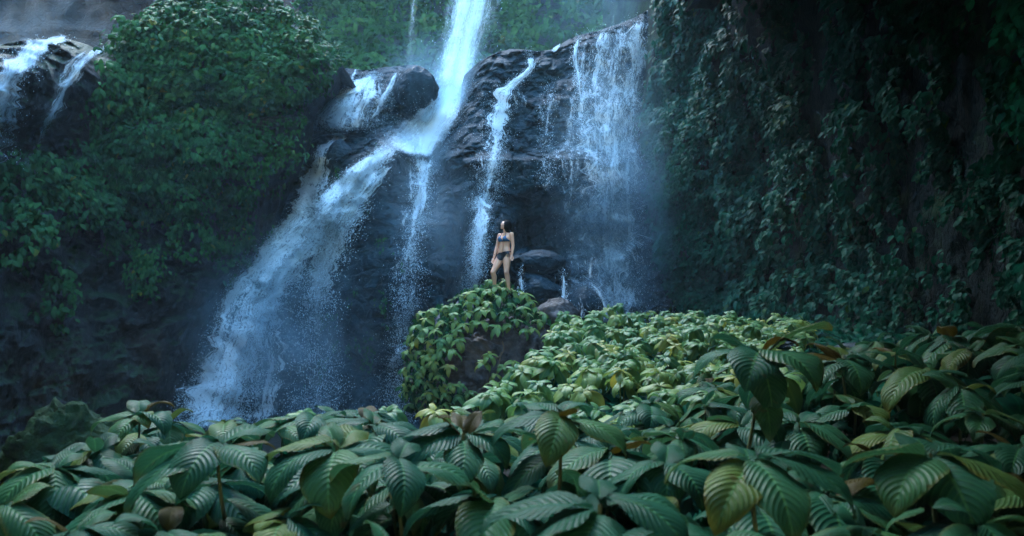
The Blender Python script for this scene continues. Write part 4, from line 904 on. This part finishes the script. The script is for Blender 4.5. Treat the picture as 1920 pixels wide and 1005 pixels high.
waterfall('thin strand of water beside the rounded black outcrop', [([(750, 128, 5, .9), (735, 152, 9, .85), (722, 178, 13, .65), (708, 212, 20, .5), (700, 240, 24, .3)],)], dm, 1800, seed=4)
A1 = [(724, 281, 14, 1.2), (700, 302, 22, 1.2), (662, 345, 30, 1.2), (620, 385, 40, 1.2), (575, 428, 52, 1.2), (530, 474, 56, 1.15), (488, 530, 52, 1.1), (462, 590, 44, 1.05), (444, 650, 46, .95), (420, 715, 58, .8), (398, 800, 70, .65)]
A4 = [(470, 520, 60, .6), (490, 600, 80, .5), (500, 680, 100, .45), (490, 800, 130, .4)]
A2 = [(668, 380, 26, .8), (628, 440, 34, .75), (604, 510, 36, .6), (592, 580, 34, .45), (596, 660, 42, .35), (592, 780, 60, .3)]
A3 = [(560, 408, 24, 1.0), (540, 440, 30, .9), (500, 500, 30, .7), (462, 540, 20, .9), (452, 580, 16, .95), (445, 640, 18, .8), (415, 700, 30, .6), (400, 780, 40, .5)]
waterfall('broad frothing cascade spreading down the mossy apron to the left', [(A1,), (A2,), (A3,), ([(a + 14, b + 24, c * 0.8, d * 0.7) for a, b, c, d in A1], 0.4), ([(a, b, c * 1.2, d * .8) for a, b, c, d in A2], 0.5), ([(a - 20, b + 6, c * .9, min(1.1, d * 1.15)) for a, b, c, d in A1], 0.9), (A4, 0.4)], dm, 120000, seed=5, lateral=0.68, depth=0.7, size=(0.003, 0.017), thr=0.08)
waterfall('thin spray curtain falling straight down from the end of the ledge', [([(790, 288, 18, .95), (797, 318, 16, .75), (791, 355, 18, .65), (782, 400, 21, .52), (770, 460, 24, .42), (764, 560, 28, .36), (754, 680, 32, .32), (744, 800, 36, .3)],), ([(770, 300, 22, .35), (772, 360, 30, .35), (764, 450, 36, .33), (756, 600, 42, .3)], 0.4)], dm, 20000, seed=6, lateral=0.7, stretch=(1, 3))
waterfall('bright cascade stepping down the black rock above the woman', [
    ([(992, 96, 9, .85), (998, 126, 10, .85), (974, 146, 13, .95), (948, 168, 20, .95), (940, 195, 27, .85), (928, 232, 25, .8), (932, 270, 26, .6), (918, 320, 30, .5), (914, 360, 32, .5), (905, 384, 28, .75)],),
    ([(960, 160, 16, .5), (975, 190, 18, .3), (968, 225, 18, .2)],)], dm, 14000, seed=7, lateral=0.55, size=(0.003, 0.011))
waterfall('water splashing off a ledge in an arc around the woman', [
    ([(898, 378, 12, 1.0), (903, 398, 14, .95), (900, 430, 15, .7), (895, 480, 16, .5), (890, 550, 18, .35)],), ([(890, 360, 8, .5), (908, 384, 10, .8), (925, 392, 10, .6)],)], dm, 16000, extra=[[(874, 362, 8, .45), (905, 382, 13, .7), (936, 388, 13, .62), (958, 402, 14, .5), (974, 430, 16, .4), (982, 490, 20, .25)]], seed=8, lateral=0.7, size=(0.003, 0.010))
R1 = [(1136, 50, 24, .75), (1130, 84, 24, .66), (1122, 118, 26, .62), (1116, 150, 30, .58), (1114, 200, 34, .5), (1124, 300, 48, .5), (1140, 420, 58, .48), (1148, 600, 66, .46)]
R2 = [(1196, 30, 26, .78), (1196, 70, 26, .68), (1192, 112, 26, .62), (1186, 150, 28, .58), (1182, 200, 26, .6), (1176, 300, 32, .5), (1178, 430, 38, .42), (1186, 600, 44, .36)]
R3 = [(1166, 44, 52, .45), (1160, 100, 58, .42), (1152, 200, 68, .52), (1148, 340, 78, .52), (1148, 470, 86, .5), (1148, 610, 92, .48)]
R4 = [(1102, 66, 34, .40), (1092, 140, 46, .42), (1078, 240, 60, .42), (1072, 380, 66, .40), (1080, 560, 70, .34)]
waterfall('wide misty veil of water in front of the right rock wall', [(R1,), (R2,), (R3, 0.8), ([(a - 8, b, c * 1.05, d * .95) for a, b, c, d in R3], 1.3), (R4, 0.5), ([(1222, 100, 4, .6), (1224, 150, 5, .4), (1220, 200, 6, .3)],)], dm, 14000, seed=9, lateral=0.9, stretch=(1.5, 5), size=(0.003, 0.009), thr=-0.1, soft=0.3)
waterfall('narrow bright rivulet left of the misty veil', [([(1086, 68, 5, 1.0), (1080, 90, 4, .9), (1076, 112, 6, .95), (1084, 138, 8, .7), (1090, 180, 10, .45), (1094, 260, 16, .3)],), ([(1052, 80, 7, .9), (1042, 92, 8, .9), (1036, 100, 5, .5)],)], dm, 2200, seed=10, size=(0.005, 0.016))
waterfall('thin drips running down the rock left of the misty veil', [([(1028, 150, 10, .3), (1034, 190, 12, .42), (1026, 230, 14, .4), (1030, 290, 16, .35), (1022, 350, 20, .3)],), ([(1010, 180, 12, .3), (1016, 230, 14, .38), (1008, 290, 16, .3)],)], dm, 1500, seed=11, size=(0.004, 0.012))
waterfall('fan of water arching over the rounded wet rock by the right cliff', [([(1092, 531, 8, .3), (1106, 531, 11, .6), (1120, 542, 12, .6), (1131, 564, 13, .5), (1137, 600, 15, .35)], 0.1), ([(1080, 536, 14, .3), (1088, 560, 30, .4), (1094, 610, 40, .35)], 0.1), ([(1112, 470, 18, .3), (1106, 530, 22, .45)], 0.1)], flat(21.3), 500, seed=12, size=(0.003, 0.008))
waterfall('small white trickle between the woman and the wet slab', [([(976, 505, 2.5, .6), (977, 530, 4, 1.0), (979, 562, 6, .9)],)], flat(20.6), 350, seed=13, size=(0.004, 0.014))
waterfall('small white trickle at the right end of the wet slab', [([(1056, 505, 2.5, .7), (1058, 535, 4, .9), (1056, 575, 7, .7)],)], flat(21.2), 350, seed=14, size=(0.004, 0.014))
waterfall('faint far thread of water beside the tall plunge', [([(790, -300, 8, .5), (776, 0, 8, .5), (768, 120, 10, .4)],)], flat(44), 0, seed=15, soft=1.0)
waterfall('pale far veil above the right crest', [([(1152, -260, 22, .4), (1150, -40, 22, .4), (1144, 60, 30, .35)],)], flat(43), 0, seed=16, soft=1.0)
waterfall('blurred stream pouring over the shoulder at the upper left corner', [
    ([(135, 70, 12, .8), (95, 74, 28, 1.0), (50, 100, 44, 1.0), (10, 145, 50, 1.0), (-20, 215, 54, .9), (-50, 320, 60, .7)],), ([(205, 84, 8, .8), (172, 100, 16, .85), (140, 140, 20, .8), (108, 192, 20, .7), (78, 250, 22, .5), (50, 320, 26, .3)],), ([(170, 90, 8, .6), (130, 120, 14, .6), (105, 165, 16, .45)], 0.3)], dl, 1500, soft=0.6, seed=17, size=(0.004, 0.012))

# ------------------------------------------------------------------ drifting mist and haze
def mist(px, py, Y, rx, ry, rz, mat, label):
    V, F = sphere_grid(24, 14); o = obj('mist', mesh_np('mist', V, F), mat); o.location = at(px, py, Y).tolist(); o.scale = (rx, ry, rz)
    return tag(o, label, 'mist', kind='stuff')
mist(820, 200, 30.5, 3.2, 2.6, 3.4, mat_mist('mist_chute', 0.5), 'bright mist boiling around the white chute')
mist(890, 120, 38, 7, 4, 4.0, mat_mist('mist_plunge', 0.02), 'mist blown off the foot of the tall plunge')
mist(1150, 380, 25.0, 3.2, 2.6, 6.5, mat_mist('mist_veil', 0.2), 'blue mist hanging in front of the right veil')
mist(520, 640, 22.5, 4.6, 2.6, 4.2, mat_mist('mist_apron', 0.34), 'mist rising at the foot of the broad cascade')
mist(790, 480, 23.2, 3.0, 1.8, 4.2, mat_mist('mist_centre', 0.22), 'thin mist in front of the central rock')
mist(780, 300, 26.2, 2.2, 1.4, 1.6, mat_mist('mist_ledge', 0.35), 'pale mist drifting over the ledge at the foot of the chute')
mist(1120, 20, 36, 5.0, 3.0, 3.4, mat_mist('mist_crest', 0.06), 'mist streaming over the right crest')
mist(20, 60, 25, 5.0, 4.0, 2.8, mat_mist('mist_corner', 0.03), 'mist around the stream at the upper left corner')
hz, ht, hP, ho = new_mat('gorge_haze'); ht.n.remove(hP)
hv = ht.add('ShaderNodeVolumePrincipled', {'Color': (0.62, 0.87, 1.0, 1), 'Density': 0.0009, 'Anisotropy': 0.0}); ht.l.new(hv.outputs[0], ho.inputs['Volume'])
hb = np.array([(x, y, z) for x in (-60, 60) for y in (-22, 95) for z in (-6, 85)], float)
tag(obj('haze', mesh_np('haze', hb, np.array([(0, 1, 3, 2), (4, 6, 7, 5), (0, 4, 5, 1), (2, 3, 7, 6), (0, 2, 6, 4), (1, 5, 7, 3)]), shade=False), hz), 'pale damp air filling the gorge', 'haze', kind='stuff')
